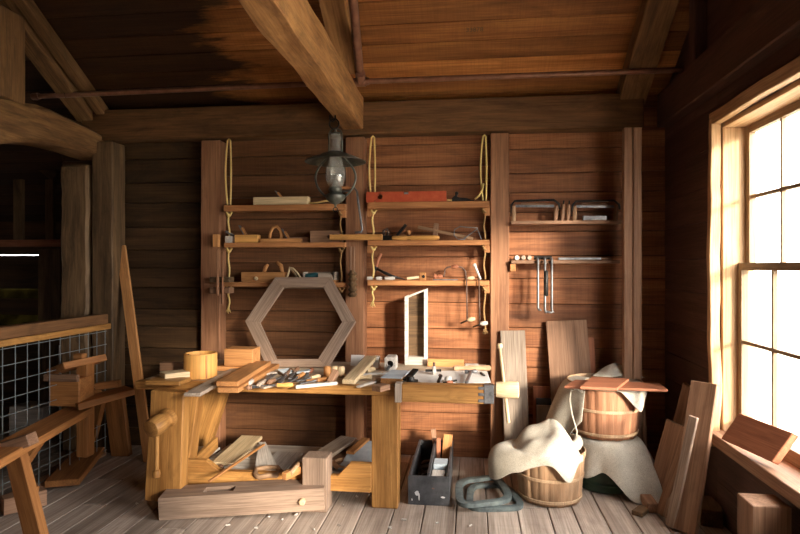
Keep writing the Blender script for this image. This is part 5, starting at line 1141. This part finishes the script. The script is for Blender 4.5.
# block on the window sill
def sillblock():
    P = [onX(729, 443, 1.43), onX(782, 468, 1.43)]; z = Z0 + .002
    a, c_ = onZ(729, 444, Z0 + .002), onZ(781, 468, Z0 + .002)
    tl, tr = onX(747, 418.5, 1.53), onX(793, 440, 1.53)
    n = V((-.83, 0, .5)) * .04
    mid0, mid1 = (a + tl) / 2, (c_ + tr) / 2
    b = MB(); up = (tl - a); w_ = up.length; ax = (c_ - a).normalized(); nn = ax.cross(up.normalized()).normalized()
    if nn.z < 0: nn = -nn
    b.frame((a + c_ + tl + tr) / 4 + nn * .02 + V((0, 0, .012)), ax, up.normalized(), nn, (c_ - a).length, w_, .04); solo('wood_block', 'reddish board block leaning on the window sill against the lower sash', 'block', b, M['red'], bevel=.004)
sillblock()
b = MB(); p, q = onX(728, 497, 1.3), onX(757, 512, 1.3); pz = onX(740, 487, 1.33).z; b.box(1.28, 1.45, q.y + .0, q.y + .16, .001, pz); solo('wood_block', 'upright squared wood block standing on the floor under the window sill', 'block', b, M['brown'], bevel=.004)
# ------------------------------------------------------------------ left side: stick, low fence, shaving horse
b = MB(); p0, p1 = V((onY(143, 388, 4.55).x + .08, 4.5, .001)), onY(121, 247, 4.84); b.bar(p0, p1, .085, .025, up=(0, -1, 0)); solo('leaning_stick', 'long pale lath leaning against the dark wall left of the bench', 'lath', b, M['orange'], bevel=.003)
def fence():
    X = -3.0; a, e = onX(105, 321.5, X), onX(0, 336, X); y0, y1 = a.y, 2.4
    t = thing('wire_fence', 'low fence of square wire mesh under a wooden rail at left', 'fence', (X, y0, 0)); z = a.z
    b = MB(); b.box(X - .05, X + .03, y1, y0, z - .02, z + .06); build('top_rail', b, M['plate'], t, bevel=.004)
    b = MB(); b.box(X + .0, X + .035, y1, y0 + .03, z - .065, z - .022); build('front_lath', b, M['bench'], t, bevel=.003)
    b = MB(); s_ = .108; y = y0 - .03; zz = z - .08
    while y > y1: b.tube([V((X + .02, y, .03)), V((X + .02, y, z - .03))], .0028, 5); y -= s_
    while zz > .03: b.tube([V((X + .026, y0 - .02, zz)), V((X + .026, y1, zz))], .0028, 5); zz -= s_
    build('wire_mesh', b, M['wire'], t)
    b = MB(); b.box(X - .05, X + .01, y1, y0, .001, .05); build('bottom_rail', b, M['brown'], t)
    b = MB(); b.box(X - .05, X + .01, y1, y1 + .08, .05, z - .02); build('end_post', b, M['brown'], t)
fence()
def horse():
    t = thing('shaving_horse', 'orange-brown wooden shaving horse with treadle, standing by the wire fence', 'bench', (-2.7, 4.0, 0))
    zs = .52
    A, B_ = onZ(6, 447, zs), onZ(79, 407.5, zs)
    d = (B_ - A).normalized()
    A2 = A - d * .35
    b = MB(); b.bar(A2 - V((0, 0, .025)), B_ - V((0, 0, .025)), .2, .05, seg=4, amp=.001); build('seat_plank', b, M['horse'], t, bevel=.004)
    # sloping work board and bridge towards the wall
    C_ = B_ + d * .02; E = onZ(130, 388, .62)
    b = MB(); b.bar(V((C_.x + .02, C_.y - .1, zs + .03)), V((E.x, E.y, .6)), .17, .05); build('bridge_board', b, M['horse'], t, bevel=.004)
    b = MB(); b.bar(V((C_.x + .06, C_.y + .1, .65)), V((E.x - .02, E.y - .1, .67)), .06, .05); build('side_rail', b, M['horse'], t, bevel=.004)
    # head block with slanted cap on the swinging arm
    y = 4.0; l, r = onY(48.5, 400, y), onY(79, 400, y); zt, zb = onY(60, 379, y).z, onY(60, 407, y).z
    b = MB(); b.box(l.x, r.x, y, y + .16, zb, zt); build('head_block', b, M['horse'], t, bevel=.005)
    b = MB(); b.box(l.x - .02, onY(78, 380, y - .02).x, y - .03, y + .0, onY(60, 382, y - .02).z, onY(60, 375, y - .02).z); build('head_lip', b, M['brown'], t, bevel=.004)
    b = MB(); p0, p1 = onY(55, 370, y), onY(98, 361, y + .3); b.bar(p0, p1, .24, .05, up=(-.35, 0, 1)); build('cap_board', b, M['horse'], t, bevel=.004)
    b = MB(); q = onY(82, 358, y + .15); b.box(q.x - .05, q.x + .02, y + .12, y + .18, q.z - .02, q.z + .03); build('cap_pin', b, M['horse'], t, bevel=.003)
    yl = 4.1; l, r = onY(76, 430, yl), onY(87, 430, yl); b = MB(); b.box(l.x, r.x, yl, yl + .09, onY(80, 458, yl).z, onY(80, 365, yl).z); build('swing_arm', b, M['horse'], t, bevel=.004)
    # treadle
    zt = .05; T0, T1 = onZ(62, 484, zt), onZ(90, 451, zt); b = MB(); b.bar(T0, T1, .22, .045); build('treadle', b, M['horse'], t, bevel=.004)
    # legs
    def leg(p0, p1, w_, h_): b = MB(); b.bar(p0, p1, w_, h_, up=(0, -1, 0)); build('leg', b, M['horse'], t, bevel=.004)
    yk = 3.22; leg(onZ(40, 550, .001), onY(14, 447, yk), .11, .06)
    leg(onZ(-30, 535, .001), onY(-12, 450, 3.3), .1, .06)
    leg(onZ(122, 456, .001), onY(114, 393, onZ(122, 456, 0).y - .05), .16, .05)
    q = onZ(98, 452, .001); leg(q + V((-.15, .1, 0)), V((E.x - .18, E.y - .1, .59)), .1, .05)
    b = MB(); b.bar(onY(-6, 452, 3.18), onY(33, 439, 3.2), .09, .07); build('leg_cleat', b, M['brown'], t, bevel=.004)
    b = MB(); b.bar(onY(24, 490, 3.15), onY(38, 489, 3.2), .07, .04); build('stretcher_end', b, M['horse'], t, bevel=.003)
    b = MB(); b.bar(onY(23, 499, 3.15), onY(38, 498, 3.2), .07, .04); build('stretcher_end', b, M['horse'], t, bevel=.003)
    b = MB(); b.bar(onY(45, 432, 3.75), onY(14, 478, 3.4), .06, .05); build('brace', b, M['horse'], t, bevel=.003)
    b = MB(); b.bar(onZ(2, 506, .06), onZ(45, 496, .06), .1, .1); build('base_rail', b, M['brown'], t, bevel=.003)
horse()
# ------------------------------------------------------------------ dim left room
b = MB(); p, q = onY(-30, 244, 5.5), onY(62, 243, 5.5); b.box(p.x, -3.57, 5.5, 5.55, p.z - .035, p.z + .035); solo('cross_rail', 'brown horizontal rail across the dim left room', 'rail', b, M['red'], bevel=.003)
for px0, px1, ya, yb_, y, lab in ((38, 60, 250, 420, 5.45, 'wide brown upright board in the dim left room beside the weathered post'), (13, 22, 180, 244, 5.52, 'faint thin upright above the rail in the dim left room'), (45, 53, 180, 244, 5.52, 'second faint upright above the rail in the dim left room')):
    a, c_ = onY(px0, ya, y), onY(px1, yb_, y); b = MB(); b.box(a.x, min(c_.x, -3.57), y + (.0 if y < 5.5 else .0), y + .04, 0.001 if ya > 200 else onY(0, 247, 5.5).z + .07, a.z); solo('upright_board', lab, 'board', b, M['oldpost'], bevel=.003)
b = MB(); p = onZ(14, 413, .25); b.box(p.x - .05, p.x + .28, p.y, p.y + .25, .001, .3); solo('pale_crate', 'pale box on the floor behind the wire fence in the left room', 'box', b, M['white'], bevel=.004)
b = MB(); p, q = onY(60, 375, 5.0), onY(62, 346, 5.0); b.bar(p, q, .02, .012, up=(0, -1, 0)); p = onY(60, 375, 5.0); b = MB(); b.box(p.x - .012, p.x + .012, 5.0, 5.02, .001, onY(61, 346, 5.0).z); solo('white_stake', 'thin white stake standing behind the wire fence', 'stake', b, M['paper'])

for px, py in ((282, 521), (296, 516), (339, 527), (343, 507), (314, 531), (269, 518), (404, 521), (437, 524), (357, 498), (228, 526), (137, 505), (470, 527), (390, 529), (256, 529)):
    p = onZ(px, py, .001); a = R() * 6.28; b = MB(); r = .004 + .004 * R(); L_ = .014 + .016 * R()
    P = [[p + V((math.cos(a) * L_ * (u / 3 - .5) - math.sin(a) * r * math.cos(w), math.sin(a) * L_ * (u / 3 - .5) + math.cos(a) * r * math.cos(w), r + r * math.sin(w))) for w in [-1.5 + 5 * k / 7 for k in range(8)]] for u in range(4)]
    b.grid(P); solo('wood_shaving', 'small curled pale wood shaving lying on the floor boards', 'shaving', b, M['white'], 'wood shavings on the floor', solid=.001)
SUN, SKY = 8.0, 11.0
# ------------------------------------------------------------------ daylight
w = bpy.data.worlds.new('world'); sc.world = w; w.use_nodes = True; t = w.node_tree; t.nodes.clear()
bg = t.nodes.new('ShaderNodeBackground'); wo = t.nodes.new('ShaderNodeOutputWorld'); t.links.new(bg.outputs[0], wo.inputs[0])
bg.inputs[0].default_value = (1, .965, .92, 1); bg.inputs[1].default_value = SKY
for (y0, y1, z0, z1) in holes:
    l = bpy.data.lights.new('window_portal', 'AREA'); l.shape = 'RECTANGLE'; l.size = z1 - z0; l.size_y = y1 - y0
    l.cycles.is_portal = True
    o = bpy.data.objects.new('window_portal', l); C.objects.link(o); o.location = (XR + .19, (y0 + y1) / 2, (z0 + z1) / 2)
    o.rotation_euler = (0, math.pi / 2, 0)
sl_ = bpy.data.lights.new('hazy_sun', 'SUN'); sl_.angle = math.radians(8); sl_.energy = SUN; sl_.color = (1, .87, .7)
so = bpy.data.objects.new('hazy_sun', sl_); C.objects.link(so)
so.rotation_euler = V((-.6, .78, -.24)).to_track_quat('-Z', 'Y').to_euler(); so.location = (8, -8, 4)
sc.cycles.max_bounces = 10; sc.cycles.diffuse_bounces = 6; sc.cycles.transparent_max_bounces = 12
sc.cycles.use_denoising = True; sc.cycles.sample_clamp_indirect = 8
sc.view_settings.view_transform = 'Standard'; sc.view_settings.look = 'None'; sc.view_settings.gamma = 1; sc.view_settings.use_curve_mapping = False
sc.view_settings.exposure = .72
